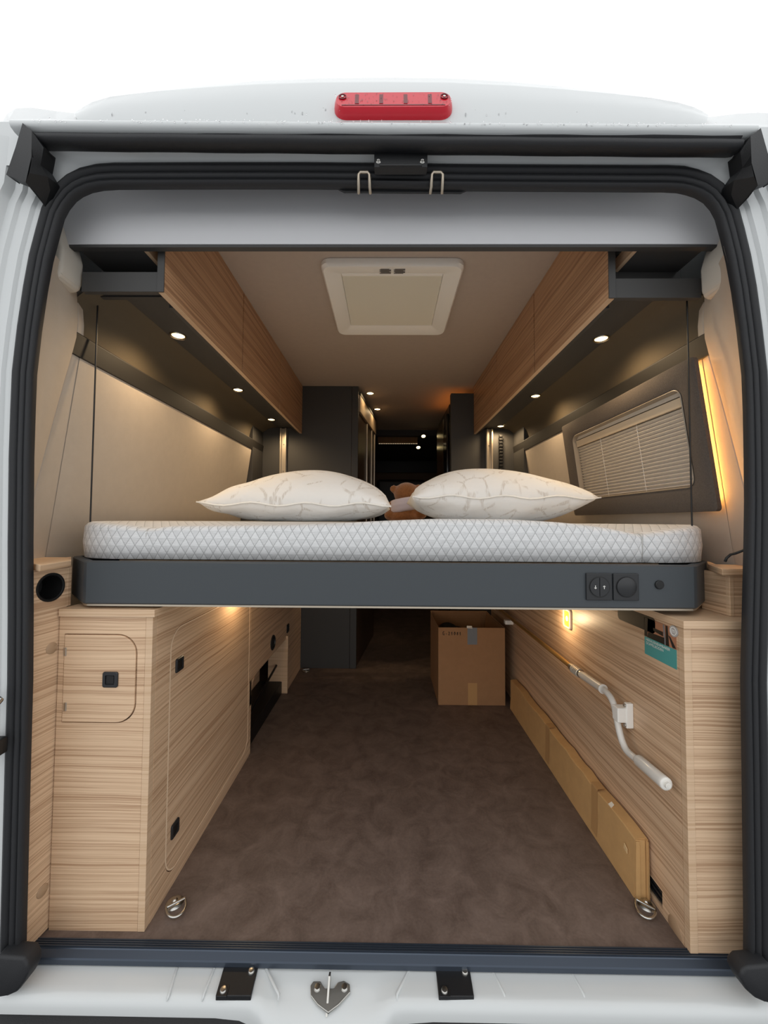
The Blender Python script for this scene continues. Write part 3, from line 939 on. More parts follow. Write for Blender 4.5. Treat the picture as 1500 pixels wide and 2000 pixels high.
m.build('window_frame', mat('window_trim', (150, 138, 122), 0.45), w1, 40)
# pleated blind and its bars
m = MB(); rows = []
n = 19; z0, z1 = 1.074, 1.303
for i in range(2 * n + 1):
    z = z0 + (z1 - z0) * i / (2 * n)
    off = -0.016 + (0.014 if i % 2 else 0.0)
    rows.append([wpt(1.082, z, off), wpt(1.698, z, off)])
m.grid(rows).build('pleated_blind', mat('blind_grey', (200, 192, 182), 0.8), w1)
m = MB()
def bar(za, zb, off):
    m.grid([[wpt(1.082, za, -0.012), wpt(1.698, za, -0.012)], [wpt(1.082, za, off), wpt(1.698, za, off)], [wpt(1.082, zb, off), wpt(1.698, zb, off)], [wpt(1.082, zb, -0.012), wpt(1.698, zb, -0.012)]])
bar(1.303, 1.329, 0.002)
m.build('blind_bar', mat('blind_rail', (214, 196, 170), 0.45), w1)
m = MB(); bar(1.334, 1.347, -0.004); m.build('top_rail', M_cream, w1)
m = MB(); m.grid([[wpt(1.08, 1.05, -0.020), wpt(1.70, 1.05, -0.020)], [wpt(1.08, 1.34, -0.020), wpt(1.70, 1.34, -0.020)]]); m.build('pane', M_black, w1)
# cords
for y in (1.30, 1.52):
    MB().tube([wpt(y, 1.076, -0.005), wpt(y, 1.305, -0.005)], 0.0008, 6).build('blind_cord', M_white, w1)
# led strip on the back of the surround, near end
led = thing('led_strip', 'warm glowing light strip behind the near edge of the window surround', 'light strip', (0.88, 1.02, 1.2))
M_led = mat('led_tape', (255, 220, 170), 0.5, emit=(255, 182, 92), estr=24.0)
m = MB()
m.prism([wpt(1.048, 1.03, -0.006), wpt(1.062, 1.03, -0.006), wpt(1.062, 1.40, -0.006), wpt(1.048, 1.40, -0.006)], (0.012, 0, 0))
m.build('led_tape', M_led, led)
MB().box(0.0, 0.0001, 0, 0.0001, 0, 0.0001).bm.free()
m = MB()
m.grid([[wpt(1.065, 1.03, -0.001), wpt(1.065, 1.03, -0.03)], [wpt(1.065, 1.40, -0.001), wpt(1.065, 1.40, -0.03)]])
m.build('mounting_profile', M_cream, led)

# ================================================================== BED
ZB0, ZB1 = 0.764, 0.868
bed = thing('lift_bed_frame', 'anthracite height-adjustable bed frame spanning the van', 'bed frame', (0, 1.3, ZB0))
# outline of the front rail with chamfered corners
xl, xr = -0.738, 0.742
out2 = [(-0.868, 1.25), (-0.868, 1.065), (-0.862, 1.05), (xl - 0.010, 0.943), (xl - 0.004, 0.9385), (xl + 0.005, 0.935), (xr - 0.005, 0.935), (xr + 0.004, 0.9385), (xr + 0.010, 0.943), (0.862, 1.05), (0.868, 1.065), (0.868, 1.25)]
def inset2(pts, d):
    res = []
    for i, p in enumerate(pts):
        a = Vector(pts[max(i - 1, 0)]); c = Vector(pts[min(i + 1, len(pts) - 1)]); t_ = (c - a).normalized()
        n = Vector((-t_.y, t_.x))
        res.append((p[0] + n.x * d, p[1] + n.y * d))
    return res
in2 = inset2(out2, 0.018)
rows = []
e = 0.003
for pts, z in ((in2, ZB0), (inset2(out2, e), ZB0), (out2, ZB0 + e), (out2, ZB1 - e), (inset2(out2, e), ZB1), (in2, ZB1), (in2, ZB0)):
    rows.append([(x, y, z) for x, y in pts])
MB().grid(rows).build('front_rail', M_bed, bed, 18)
MB().grid([[(x, y, ZB0 - 0.005) for x, y in inset2(out2, 0.004)], [(x, y, ZB0 - 0.0005) for x, y in inset2(out2, 0.004)], [(x, y, ZB0 - 0.0005) for x, y in in2], [(x, y, ZB0 - 0.005) for x, y in in2], [(x, y, ZB0 - 0.005) for x, y in inset2(out2, 0.004)]]).build('edge_trim', M_alu, bed)
# side rails and platform
for s in (-1, 1):
    MB().box(s * 0.70, s * 0.73, 1.06, 2.38, ZB0 + 0.01, ZB1 - 0.02, 0.002).build('side_rail', M_bed, bed)
MB().box(-0.73, 0.73, 2.38, 2.41, ZB0 + 0.01, ZB1 - 0.02, 0.002).build('head_rail', M_bed, bed)
for i in range(12):
    y = 1.0 + i * 0.115
    MB().box(-0.70, 0.70, y, y + 0.075, ZB1 - 0.014, ZB1 - 0.002, 0.002).build('slat', M_edge, bed)
MB().box(-0.70, 0.70, 0.96, 2.37, ZB0 + 0.012, ZB0 + 0.018).build('underside_board', M_dark, bed)
# switches on the rail
def onrail(u, v):
    return P(u, v, 0.935)
def plate(u0, u1, v0, v1, dep, mt, name, parent, bev=0.0015):
    a = onrail(u0, v0); b = onrail(u1, v1)
    return MB().box(a.x, b.x, 0.935 - dep, 0.9345, b.z, a.z, bev).build(name, mt, parent)
p1 = plate(1143, 1194, 1119, 1172, 0.005, M_switch, 'switch_plate', bed)
p1['label'] = 'black switch plate with up and down arrows'
p2_ = plate(1195.5, 1246, 1119.5, 1172.5, 0.005, M_switch, 'switch_plate', bed)
for pu, par in ((1168.5, p1), (1221, p2_)):
    c = onrail(pu, 1146)
    MB().lathe(Vector((c.x, 0.9305, c.z)), (0, -1, 0), [(0.0255, 0.0), (0.0255, 0.0006), (0.0235, 0.0006), (0.0235, -0.0004)], 32).build('dial_rim', M_black, par, 40)
    if par is p1:
        for s in (-1, 1):
            pts = [(c.x + s * 0.0006, 0.9297, c.z + s * 0.0228 * 1.0)]
            pts = [(c.x + s * (0.0006 + 0.0224 * math.sin(math.pi * k / 14)), 0.9302, c.z + 0.0224 * math.cos(math.pi * k / 14)) for k in range(15)]
            MB().prism(pts, (0, -0.0022, 0), 0.0006).build('rocker', M_switch, par)
        for s, d in ((-1, -1), (1, 1)):
            ax = c.x + s * 0.0105; az = c.z
            y = 0.9278
            m = MB()
            m.box(ax - 0.0006, ax + 0.0006, y - 0.0003, y + 0.0003, az - 0.0042, az + 0.0042)
            for k in (-1, 1):
                m.prism([(ax, y - 0.0003, az + d * 0.0046), (ax + k * 0.003, y - 0.0003, az + d * 0.0014), (ax + k * 0.0022, y - 0.0003, az + d * 0.0008), (ax, y - 0.0003, az + d * 0.0030)], (0, 0.0006, 0))
            m.build('arrow_mark', M_white, par)
    else:
        MB().lathe(Vector((c.x, 0.931, c.z)), (0, -1, 0), [(0.0232, 0), (0.0232, 0.0032), (0.022, 0.0042), (0, 0.0046)], 32).build('knob', M_switch, par, 40)
c = onrail(1287, 1142)
MB().lathe(Vector((c.x, 0.935, c.z)), (0, -1, 0), [(0.0105, -0.001), (0.0105, 0.003), (0.009, 0.0045), (0, 0.0048)], 20).build('button', M_black, bed, 40)

# ---- mattress
def corner_outline():
    pts = []
    # from back left, along left side to front, across, to back right
    pts += [(-0.845, 2.36), (-0.845, 2.0), (-0.845, 1.6), (-0.845, 1.35), (-0.842, 1.22), (-0.836, 1.14)]
    for k in range(1, 9):
        a = math.pi + math.pi / 2 * k / 9
        pts.append((-0.715 + 0.122 * math.cos(a), 1.10 + 0.118 * math.sin(a)))
    n = 60
    for k in range(n + 1):
        x = -0.70 + 1.42 * k / n
        # bulged front, pinched at the two corner seams
        pin = 0.010 * (math.exp(-((x + 0.617) / 0.012) ** 2) + math.exp(-((x - 0.643) / 0.012) ** 2))
        pts.append((x, 0.977 + pin))
    for k in range(1, 9):
        a = 1.5 * math.pi + math.pi / 2 * k / 9
        pts.append((0.735 + 0.117 * math.cos(a), 1.10 + 0.118 * math.sin(a)))
    pts += [(0.852, 1.14), (0.856, 1.22), (0.858, 1.35), (0.858, 1.6), (0.858, 2.0), (0.858, 2.36)]
    return pts
mo = corner_outline()
MZ = 0.966
MT = [(p.x, p.z) for p in (P(u, v, 0.985) for u, v in ((120, 1017), (165, 1018), (250, 1026), (287, 1033), (330, 1027), (430, 1026), (550, 1025), (650, 1022), (750, 1017), (850, 1013), (1000, 1014), (1100, 1020), (1180, 1029), (1247, 1043), (1290, 1038), (1340, 1030), (1372, 1026), (1420, 1022)))]
def mtop(x, y):
    # front top edge heights read along the width
    zf = interp(MT, x)
    k = max(0, min(1, (y - 1.0) / 0.16)); k = k * k * (3 - 2 * k)
    return zf * (1 - k) + MZ * k
bmm = bmesh.new()
uvl = bmm.loops.layers.uv.new('UVMap')
arc = [0.0]
for a, b in zip(mo, mo[1:]):
    arc.append(arc[-1] + (Vector(b) - Vector(a)).length)
def inset_m(d):
    return inset2(mo, d)
levels = [(0.010, 0.0), (0.002, 0.006), (-0.002, 0.02), (-0.006, 0.45), (-0.003, 0.86), (0.004, 0.95), (0.014, 0.99), (0.035, 1.0)]
zbm = ZB1 + 0.0005
rows = []
for d, f in levels:
    ins = inset_m(d)
    rows.append([bmm.verts.new((x, y, zbm + (mtop(x, y) - zbm) * f)) for x, y in ins])
for i in range(len(rows) - 1):
    for j in range(len(mo) - 1):
        fc = bmm.faces.new((rows[i][j], rows[i][j + 1], rows[i + 1][j + 1], rows[i + 1][j]))
        for lp_, (ii, jj) in zip(fc.loops, ((i, j), (i, j + 1), (i + 1, j + 1), (i + 1, j))):
            lp_[uvl].uv = (arc[jj], rows[ii][jj].co.z)
# top: rows from left half to right half, zip left and right chains
chain = rows[-1]
nn = len(chain)
tops = []
K = 24
ys = [p.co.y for p in chain]
front = [v for v in chain]
# grid of the top: columns along x, rows along y
nxs = 60
front_line = chain[14:14 + 61]
prev = front_line
prev_y = [v.co.y for v in prev]
for r_ in range(1, 15):
    t_ = (r_ / 14.0) ** 1.5
    cur = []
    for k, v0 in enumerate(front_line):
        yy = v0.co.y + (2.34 - v0.co.y) * t_
        half = 0.70 + (0.80 - 0.70) * min(1, t_ * 9)
        ctr = 0.01
        xx = ctr + (k / 60 - 0.5) * 2 * half
        cur.append(bmm.verts.new((xx, yy, mtop(xx, yy))))
    for k in range(60):
        fc = bmm.faces.new((prev[k], prev[k + 1], cur[k + 1], cur[k]))
        for lp_ in fc.loops:
            lp_[uvl].uv = (lp_.vert.co.x, lp_.vert.co.y)
    prev = cur
    if r_ == 1: first = cur
    tops.append(cur)
def fill_side(side_chain, cols):
    # triangulate between the side chain (front to back) and the grid edge (front to back)
    i = j = 0
    a, b = side_chain, cols
    while i < len(a) - 1 or j < len(b) - 1:
        if j == len(b) - 1 or (i < len(a) - 1 and a[i + 1].co.y <= b[j + 1].co.y):
            q = (a[i], a[i + 1], b[j]); i += 1
        else:
            q = (a[i], b[j + 1], b[j]); j += 1
        if len(set(q)) == 3:
            try:
                fc = bmm.faces.new(q)
                for lp_ in fc.loops:
                    lp_[uvl].uv = (lp_.vert.co.x, lp_.vert.co.y)
            except ValueError:
                pass
fill_side(list(reversed(chain[:15])), [front_line[0]] + [t[0] for t in tops])
fill_side(chain[74:], [front_line[-1]] + [t[-1] for t in tops])
bmesh.ops.recalc_face_normals(bmm, faces=bmm.faces[:])
me = bpy.data.meshes.new('mattress')
bmm.to_mesh(me); bmm.free()
me.materials.append(M_quilt)
for f in me.polygons: f.use_smooth = True
mt = thing('mattress', 'thick white diamond-quilted mattress on the lift bed', 'mattress', (0, 1.3, zbm))
mo_ = bpy.data.objects.new('cover', me); COL.objects.link(mo_); mo_.parent = mt; mo_.location = -mt.location
M_seam = mat('grey_piping', (176, 174, 170), 0.8)
for x, s in ((-0.617, -1), (0.643, 1)):
    zt = mtop(x, 0.98)
    pts = [(x, 0.982, zbm + 0.004), (x + 0.0, 0.978, zbm + 0.04), (x + 0.001, 0.979, zt - 0.012), (x, 0.986, zt - 0.002), (x, 1.02, zt + 0.001)]
    MB().tube(pts, 0.0022, 8).build('corner_seam', M_seam, mt, 180)

# ---- pillows
def pillow(u0, u1, v_seam, v_top, v_bot, Y, dep, label, seed, tilt):
    Yf = Y - dep * 0.47
    a = P(u0, v_seam, Yf); b = P(u1, v_seam, Yf)
    zt = P((u0 + u1) / 2, v_top, Y).z; zb = MZ
    zs_ = (a.z + b.z) / 2
    cx = (a.x + b.x) / 2; W = (b.x - a.x) / 2
    rnd = random.Random(seed)
    bm_ = bmesh.new(); uvx = bm_.loops.layers.uv.new('UVMap')
    N, Mm = 44, 28
    def pt(i, j, up):
        s = -1 + 2 * i / N; t_ = -1 + 2 * j / Mm
        # pinched sides
        px = s * (1 - 0.02 * (1 - t_ * t_) * abs(s) ** 3)
        py = t_ * (1 - 0.09 * (1 - s * s))
        e_ = max(0, 1 - abs(s) ** 2.2) ** 0.52 * max(0, 1 - abs(t_) ** 2.4) ** 0.60
        lump = 1 + 0.05 * math.sin(3.1 * s + seed) + 0.04 * math.sin(4.7 * t_ + 2 * seed + 2 * s)
        h = (zt - zs_) * e_ * lump if up else (zs_ - zb) * min(1.0, e_ * 1.12) * 1.0
        z = zs_ + (h if up else -h) + 0.010 * math.sin(2.2 * s + seed) * (1 - abs(t_)) * 0.3
        x = cx + px * W; y = Y + py * dep / 2
        edge = (1 - e_) * 0.006 * math.sin(11 * s + 7 * t_ + seed)
        return (x, y, max(z + edge, MZ + 0.001))
    for up in (True, False):
        g_ = [[bm_.verts.new(pt(i, j, up)) for j in range(Mm + 1)] for i in range(N + 1)]
        for i in range(N):
            for j in range(Mm):
                fc = bm_.faces.new((g_[i][j], g_[i + 1][j], g_[i + 1][j + 1], g_[i][j + 1]))
                for lp_, (ii, jj) in zip(fc.loops, ((i, j), (i + 1, j), (i + 1, j + 1), (i, j + 1))):
                    lp_[uvx].uv = (ii / N * 0.8 + (0 if up else 3.3) + seed, jj / Mm * 0.5)
    bmesh.ops.remove_doubles(bm_, verts=bm_.verts[:], dist=0.0004)
    bmesh.ops.recalc_face_normals(bm_, faces=bm_.faces[:])
    me_ = bpy.data.meshes.new('pillow')
    bm_.to_mesh(me_); bm_.free()
    me_.materials.append(M_pillow)
    for f in me_.polygons: f.use_smooth = True
    t = thing('pillow', label, 'pillow', (cx, Y, MZ), 'bed pillows')
    o = bpy.data.objects.new('pillowcase', me_); COL.objects.link(o); o.parent = t; o.location = -t.location
    # piping along the front seam
    pts = [Vector(pt(i, 0, True)) for i in range(0, N + 1, 2)]
    MB().tube([p + Vector((0, -0.001, 0)) for p in pts], 0.0028, 8).build('piping', M_white, t, 180)
    return t
pillow(387, 764, 985, 926, 1020, 1.50, 0.42, 'white patterned pillow left of the teddy bear', 1.0, 0)
pillow(805, 1170, 971, 921, 1018, 1.53, 0.42, 'white patterned pillow right of the teddy bear', 2.3, 0)

# ---- teddy bear between the pillows, seen from behind
tb = thing('teddy_bear', 'brown plush teddy bear in a pale lilac shirt between the pillows', 'teddy bear', (0.09, 1.86, MZ))
def tp_(u, v, Y=1.86): return P(u, v, Y)
m = MB()
hc = tp_(794, 964)
m.ball(hc, 0.062, (1.0, 0.95, 0.88), 3)
m.ball(tp_(769, 955), 0.020, (1, 0.6, 1), 2); m.ball(tp_(818, 953), 0.020, (1, 0.6, 1), 2)
m.ball(tp_(792, 993), 0.062, (1.05, 0.95, 0.95), 3)
m.ball(tp_(788, 1010), 0.066, (1.15, 1.0, 0.6), 3)
m.ball(tp_(762, 1006), 0.030, (1.0, 1.4, 0.9), 2); m.ball(tp_(822, 1004), 0.030, (1.0, 1.4, 0.9), 2)
m.ball(tp_(766, 990), 0.022, (1.0, 1.2, 1.5), 2); m.ball(tp_(822, 988), 0.022, (1.0, 1.2, 1.5), 2)
for v in m.bm.verts:
    v.co.z = max(v.co.z, MZ + 0.003)
M_fur = mat('brown_plush', (136, 86, 44), 0.95, bump=1.0, bscale=420, var=0.22, vscale=120, sheen=0.4)
bear = m.build('plush_body', M_fur, tb, 180)
md = bear.modifiers.new('remesh', 'REMESH'); md.mode = 'VOXEL'; md.voxel_size = 0.006; md.use_smooth_shade = True
ms = bear.modifiers.new('smooth', 'SMOOTH'); ms.iterations = 3
m = MB()
c0 = tp_(793, 975); c1 = tp_(791, 1000)
rows = []
for i in range(9):
    t_ = i / 8
    c = c0.lerp(c1, t_)
    r = 0.052 + 0.020 * math.sin(math.pi * min(1, 0.25 + t_ * 0.62)) + 0.002 * math.sin(t_ * 18)
    rows.append([(c.x + (r + 0.003) * math.cos(2 * math.pi * k / 28), c.y + r * 0.95 * math.sin(2 * math.pi * k / 28), c.z + 0.012 * math.cos(2 * math.pi * k / 28 + 0.4)) for k in range(28)])
m.grid(rows, close=True)
sh = m.build('shirt', mat('lilac_knit', (206, 196, 206), 0.9, bump=0.3, bscale=300), tb, 180)
so = sh.modifiers.new('thick', 'SOLIDIFY'); so.thickness = 0.003

# ---- lift straps
for s, u, v0, v1, lb in ((-1, 177, 574, 1060, 'thin black lift strap hanging beside the plain beige wall'), (1, 1351, 578, 1060, 'thin black lift strap hanging in front of the window surround')):
    ys_ = 1.06 if s < 0 else 1.018
    a = P(u, v0, ys_); b = P(u, 1000, ys_)
    o = MB().tube([(b.x, ys_, ZB1 + 0.002), (b.x, ys_, 1.59)], 0.0021, 6).build('lift_strap', M_black)
    tag(o, lb, 'strap', 'bed lift straps')
# ---- lift rails against the front cabinets
for s, u, lb in ((-1, 552, 'aluminium lift rail on the dark wardrobe wall'), (1, 957, 'aluminium lift rail on the dark refrigerator cabinet wall')):
    c = P(u, 900, YC - 0.03)
    t = thing('lift_rail', lb, 'rail', (c.x, YC - 0.02, 0.0), 'bed lift rails')
    m = MB()
    m.box(c.x - 0.022, c.x + 0.022, YC - 0.014, YC - 0.004, 0.76, 1.586, 0.001)
    for k in (-1, 1):
        m.box(c.x + k * 0.016 - 0.005, c.x + k * 0.016 + 0.005, YC - 0.03, YC - 0.013, 0.76, 1.586, 0.001)
    m.build('channel', M_alu, t)
    for z in (1.12, 1.30, 1.48):
        MB().lathe((c.x, YC - 0.0145, z), (0, -1, 0), [(0.005, 0), (0.004, 0.003), (0, 0.003)], 10).build('screw', M_steel, t)
cc = P(979, 900, YC - 0.03)
t = thing('cable_chain', 'black articulated cable chain beside the right lift rail', 'cable', (cc.x, YC - 0.03, 1.0))
for i in range(26):
    z = 0.98 + i * 0.022
    MB().box(cc.x - 0.011, cc.x + 0.011, YC - 0.034, YC - 0.014, z, z + 0.016, 0.003).build('chain_link', M_black, t)

# ================================================================== LEFT LOWER FURNITURE
XL = -0.566       # aisle face of the left cabinet
XRr = 0.687       # aisle face of the right cabinet
YF = 0.935
ZT = 0.753
def lock(name, parent, center, axis, up=(0, 0, 1), sz=0.036):
    """square black push lock with a recessed button"""
    axis = Vector(axis); up = Vector(up); rt = axis.cross(up)
    c = Vector(center)
    def q(a, b, h): return c + rt * a + up * b + axis * h
    m = MB()
    lv = []
    for (w_, h, r) in ((sz, -0.002, 0.005), (sz, 0.0025, 0.005), (sz * 0.92, 0.004, 0.004), (sz * 0.60, 0.004, 0.002), (sz * 0.58, 0.001, 0.002)):
        lv.append([q(a, b, h) for a, b in rrect(0, 0, w_, w_, r, 4)])
    m.grid(lv, close=True)
    m.poly(lv[-1])
    o = m.build(name, M_switch, parent, 40)
    bt = [q(a, b, 0.0012) for a, b in rrect(0, 0, sz * 0.50, sz * 0.50, 0.002, 4)]
    MB().prism(bt, axis * 0.002, 0.0006).build('button', M_black, o)
    return o

lc_ = thing('storage_cabinet', 'oak storage cabinet with rounded locker door on the left of the doorway', 'cabinet', (-0.69, 1.2, 0.0))
xl0 = -0.7945
# front board with an opening for the small door
def fx(u, v): return P(u, v, YF)
d0 = fx(128, 1239); d1 = fx(263, 1411)
dx0, dx1, dz0, dz1 = d0.x, d1.x, d1.z, d0.z
fb = [(xl0, 0.0), (XL - 0.018, 0.0), (XL - 0.018, ZT - 0.019), (xl0, ZT - 0.019)]
hole = rrect((dx0 + dx1) / 2, (dz0 + dz1) / 2, dx1 - dx0 + 0.004, dz1 - dz0 + 0.004, 0.045, 8, (1, 0, 0, 1))
m = MB()
# plate built from four strips round the opening plus corner fillets
hx0, hx1, hz0, hz1 = dx0 - 0.002, dx1 + 0.002, dz0 - 0.002, dz1 + 0.002
yA, yB = YF, YF + 0.016
m.box(xl0, hx0, yA, yB, 0.0, ZT - 0.019)
m.box(hx1, XL - 0.018, yA, yB, 0.0, ZT - 0.019)
m.box(hx0, hx1, yA, yB, 0.0, hz0)
m.box(hx0, hx1, yA, yB, hz1, ZT - 0.019)
r = 0.047
for sz_ in (1, -1):
    zc_ = (hz1 - r) if sz_ > 0 else (hz0 + r); zk = hz1 if sz_ > 0 else hz0
    pts = [(hx1, yA, zk)] + [(hx1 - r + r * math.cos(math.pi / 2 * k / 8), yA, zc_ + sz_ * r * math.sin(math.pi / 2 * k / 8)) for k in range(9)]
    m.prism(pts, (0, 0.016, 0))
m.build('front_board', M_wood, lc_)
MB().box(hx0 - 0.01, hx1 + 0.01, YF + 0.018, YF + 0.02, hz0 - 0.01, hz1 + 0.01).build('inner_backing', M_black, lc_)
dr = MB().prism([(a, YF - 0.003, b) for a, b in rrect((dx0 + dx1) / 2, (dz0 + dz1) / 2, dx1 - dx0 - 0.001, dz1 - dz0 - 0.001, 0.045, 8, (1, 0, 0, 1))], (0, 0.017, 0), 0.0012).build('small_door', M_wood, lc_)
c = fx(218, 1326)
lock('push_lock', dr, (c.x, YF - 0.003, c.z), (0, -1, 0), sz=0.037)
for v in (1272, 1379):
    c = fx(129, v)
    MB().box(c.x - 0.003, c.x + 0.004, YF - 0.005, YF - 0.001, c.z - 0.010, c.z + 0.010, 0.0008).build('hinge', M_steel, dr)
# corner edge post
MB().box(XL - 0.0175, XL - 0.0005, YF - 0.001, YF + 0.018, 0.0, ZT - 0.019, 0.001).build('edge_post', M_edge, lc_)
# aisle board with the big flush door
yd0, yd1, zd0, zd1 = PX(328, 1450, XL).y, 1.600, PX(330, 1712, XL).z, PX(420, 1187, XL).z
yE = 1.612
m = MB()
x0, x1 = XL - 0.016, XL
m.box(x0, x1, YF + 0.018, yd0, 0, ZT - 0.019); m.box(x0, x1, yd1, yE, 0, ZT - 0.019)
m.box(x0, x1, yd0, yd1, 0, zd0); m.box(x0, x1, yd0, yd1, zd1, ZT - 0.019)
rr_ = 0.055
for sy in (1, -1):
    for sz_ in (1, -1):
        yc = (yd1 - rr_) if sy > 0 else (yd0 + rr_); yk = yd1 if sy > 0 else yd0
        zc_ = (zd1 - rr_) if sz_ > 0 else (zd0 + rr_); zk = zd1 if sz_ > 0 else zd0
        pts = [(x0, yk, zk)] + [(x0, yc + sy * rr_ * math.cos(math.pi / 2 * k / 8), zc_ + sz_ * rr_ * math.sin(math.pi / 2 * k / 8)) for k in range(9)]
        m.prism(pts, (x1 - x0, 0, 0))
m.build('aisle_board', M_wood, lc_)
def yz(x): return lambda a, b: (x, a, b)
big = MB().prism([(XL - 0.014, a, b) for a, b in rrect((yd0 + yd1) / 2, (zd0 + zd1) / 2, yd1 - yd0 - 0.005, zd1 - zd0 - 0.005, 0.053, 8)], (0.0135, 0, 0)).build('large_door', M_wood, lc_)
# pale routed edge line of the big door
ol = rrect((yd0 + yd1) / 2, (zd0 + zd1) / 2, yd1 - yd0 - 0.004, zd1 - zd0 - 0.004, 0.0535, 8); il = rrect((yd0 + yd1) / 2, (zd0 + zd1) / 2, yd1 - yd0 - 0.011, zd1 - zd0 - 0.011, 0.050, 8)
MB().grid(ring(ol, il, yz(XL - 0.004), (0.0042, 0, 0)), close=True).build('edge_line', mat('pale_edge_line', (236, 208, 176), 0.5), big)
for z in (0.577, 0.146):
    lc2 = PX(350, 1297, XL) if z > 0.3 else PX(341, 1618, XL)
    lock('push_lock', big, (XL, lc2.y, lc2.z), (1, 0, 0), sz=0.037)
# top board with overhang
MB().box(-0.793, XL + 0.006, YF - 0.006, 1.62, ZT - 0.018, ZT, 0.001).build('top_board', M_edge, lc_)
MB().box(-0.87, XL - 0.02, 1.60, 1.615, 0.0, ZT - 0.02).build('partition', M_dark, lc_)

def shear(m):
    for v in m.bm.verts:
        v.co.x -= max(0.0, 0.950 - v.co.y) * 0.13
    return m
# column at the far left with vent
cl_ = thing('corner_column', 'narrow oak corner column with round black vent hole', 'column', (-0.80, 0.88, 0.0))
xc = -0.7955
m = MB()
m.box(xc - 0.014, xc, 0.8725, YF + 0.018, 0.003, ZT - 0.02)
vc = PX(103, 1147, xc)
# upper part with a round hole
z0c, z1c, y0c, y1c = ZT, P(70, 1114, 0.875).z, 0.8725, PX(131, 1160, xc).y
rh = 0.0315
def hole_plate(m, y0, y1, z0, z1, cy, cz, r, xa, xb, n=32):
    bnd = []
    for k in range(n):
        a = 2 * math.pi * k / n
        dy, dz = math.cos(a), math.sin(a)
        ts = []
        if dy > 1e-6: ts.append((y1 - cy) / dy)
        if dy < -1e-6: ts.append((y0 - cy) / dy)
        if dz > 1e-6: ts.append((z1 - cz) / dz)
        if dz < -1e-6: ts.append((z0 - cz) / dz)
        t_ = min(ts)
        bnd.append((cy + dy * t_, cz + dz * t_))
    # snap nearest samples to the corners
    for cyy in (y0, y1):
        for czz in (z0, z1):
            k = min(range(n), key=lambda i: (bnd[i][0] - cyy) ** 2 + (bnd[i][1] - czz) ** 2)
            bnd[k] = (cyy, czz)
    hol = [(cy + r * math.cos(2 * math.pi * k / n), cz + r * math.sin(2 * math.pi * k / n)) for k in range(n)]
    m.grid([[(xb, a, b) for a, b in bnd], [(xa, a, b) for a, b in bnd], [(xa, a, b) for a, b in hol], [(xb, a, b) for a, b in hol]], close=True)
cyv, czv = vc.y, vc.z
hole_plate(m, y0c, y1c, z0c - 0.02, z1c, cyv, max(czv, z0c - 0.02 + rh + 0.006), rh, xc, xc - 0.014)
shear(m).build('board', M_wood, cl_)
cz_ = max(czv, z0c - 0.02 + rh + 0.006)
vp = MB().lathe((xc, cyv, cz_), (1, 0, 0), [(rh - 0.003, -0.05), (rh - 0.003, 0.001), (rh - 0.001, 0.002), (rh + 0.0025, 0.0015), (rh + 0.0025, -0.002)], 32)
vp.lathe((xc, cyv, cz_), (1, 0, 0), [(0, -0.05), (rh - 0.003, -0.05)], 32)
shear(vp).build('vent_pipe', M_black, cl_, 40)
shear(MB().box(xc - 0.016, xc + 0.0012, 0.866, 0.872, 0.003, z1c, 0.001)).build('edge_band', M_edge, cl_)
MB().prism([PZ(40, 1110, z1c), PZ(63, 1113, z1c), PZ(78, 1117, z1c), PZ(139, 1106, z1c), PZ(139, 1098, z1c), (-0.862, 1.028, z1c), (-0.93, 1.028, z1c), (-0.93, 0.95, z1c)], (0, 0, 0.015), 0.0012).build('top_shelf', M_edge, cl_)
MB().box(xc - 0.013, xc + 0.0005, y1c + 0.0005, y1c + 0.012, ZT + 0.0005, z1c, 0.001).build('inner_post', M_wood, cl_)
for u, v in ((104, 1266), (86, 1740)):
    c = PX(u, v, xc)
    shear(MB().lathe((xc, c.y, c.z), (1, 0, 0), [(0.0, 0.002), (0.012, 0.0018), (0.0135, 0.0006), (0.0135, -0.001)], 20)).build('screw_cap', M_cap, cl_, 40)

# second left cabinet, with the recess
sc_ = thing('side_cabinet', 'oak side cabinet with round socket and low cut-out, deeper under the bed', 'cabinet', (-0.69, 2.1, 0.0))
ya, yb, yc1, yc2 = 1.617, YC - 0.004, 1.632, PX(559, 1300, XL).y
m = MB()
x0, x1 = XL - 0.014, XL - 0.001
m.box(x0, x1, ya, yc1, 0, 0.30)
pts = [(x0, ya, ZT - 0.02), (x0, ya, 0.30), (x0, yc1, 0.2)]
arc_ = [(yc1 + 0.07 - 0.07 * math.cos(math.pi / 2 * k / 8), 0.235 + 0.07 * math.sin(math.pi / 2 * k / 8)) for k in range(9)]
loop = [(ya, 0.30)] + [(ya, ZT - 0.02), (yc2, ZT - 0.02), (yc2, 0.305)] + [(a, b) for a, b in reversed(arc_)] + [(yc1, 0.20), (ya, 0.20)]
m.prism([(x0, a, b) for a, b in loop], (x1 - x0, 0, 0))
m.build('aisle_board', M_wood, sc_)
MB().box(x0, x1, yc2 + 0.002, yb, 0, ZT - 0.02).build('end_board', M_wood, sc_)
MB().box(XL - 0.10, XL + 0.010, yc2 - 0.008, yc2 + 0.006, 0.002, 0.32, 0.001).build('divider', M_edge, sc_)
MB().box(XL - 0.16, XL - 0.15, yc1, yc2, 0.0, 0.31).build('recess_back', M_wood, sc_)
MB().box(XL - 0.15, XL - 0.02, yc1, yc2 - 0.01, 0.0, 0.07, 0.004).build('recess_base', M_black, sc_)
MB().tube([(XL - 0.04, yc1 + 0.02, 0.10), (XL - 0.04, 1.9, 0.14), (XL - 0.05, yc2 - 0.02, 0.16)], 0.006, 8).build('hose', M_black, sc_, 60)
MB().box(-0.87, XL + 0.004, 1.622, yb, ZT - 0.019, ZT, 0.001).build('top_board', M_edge, sc_)
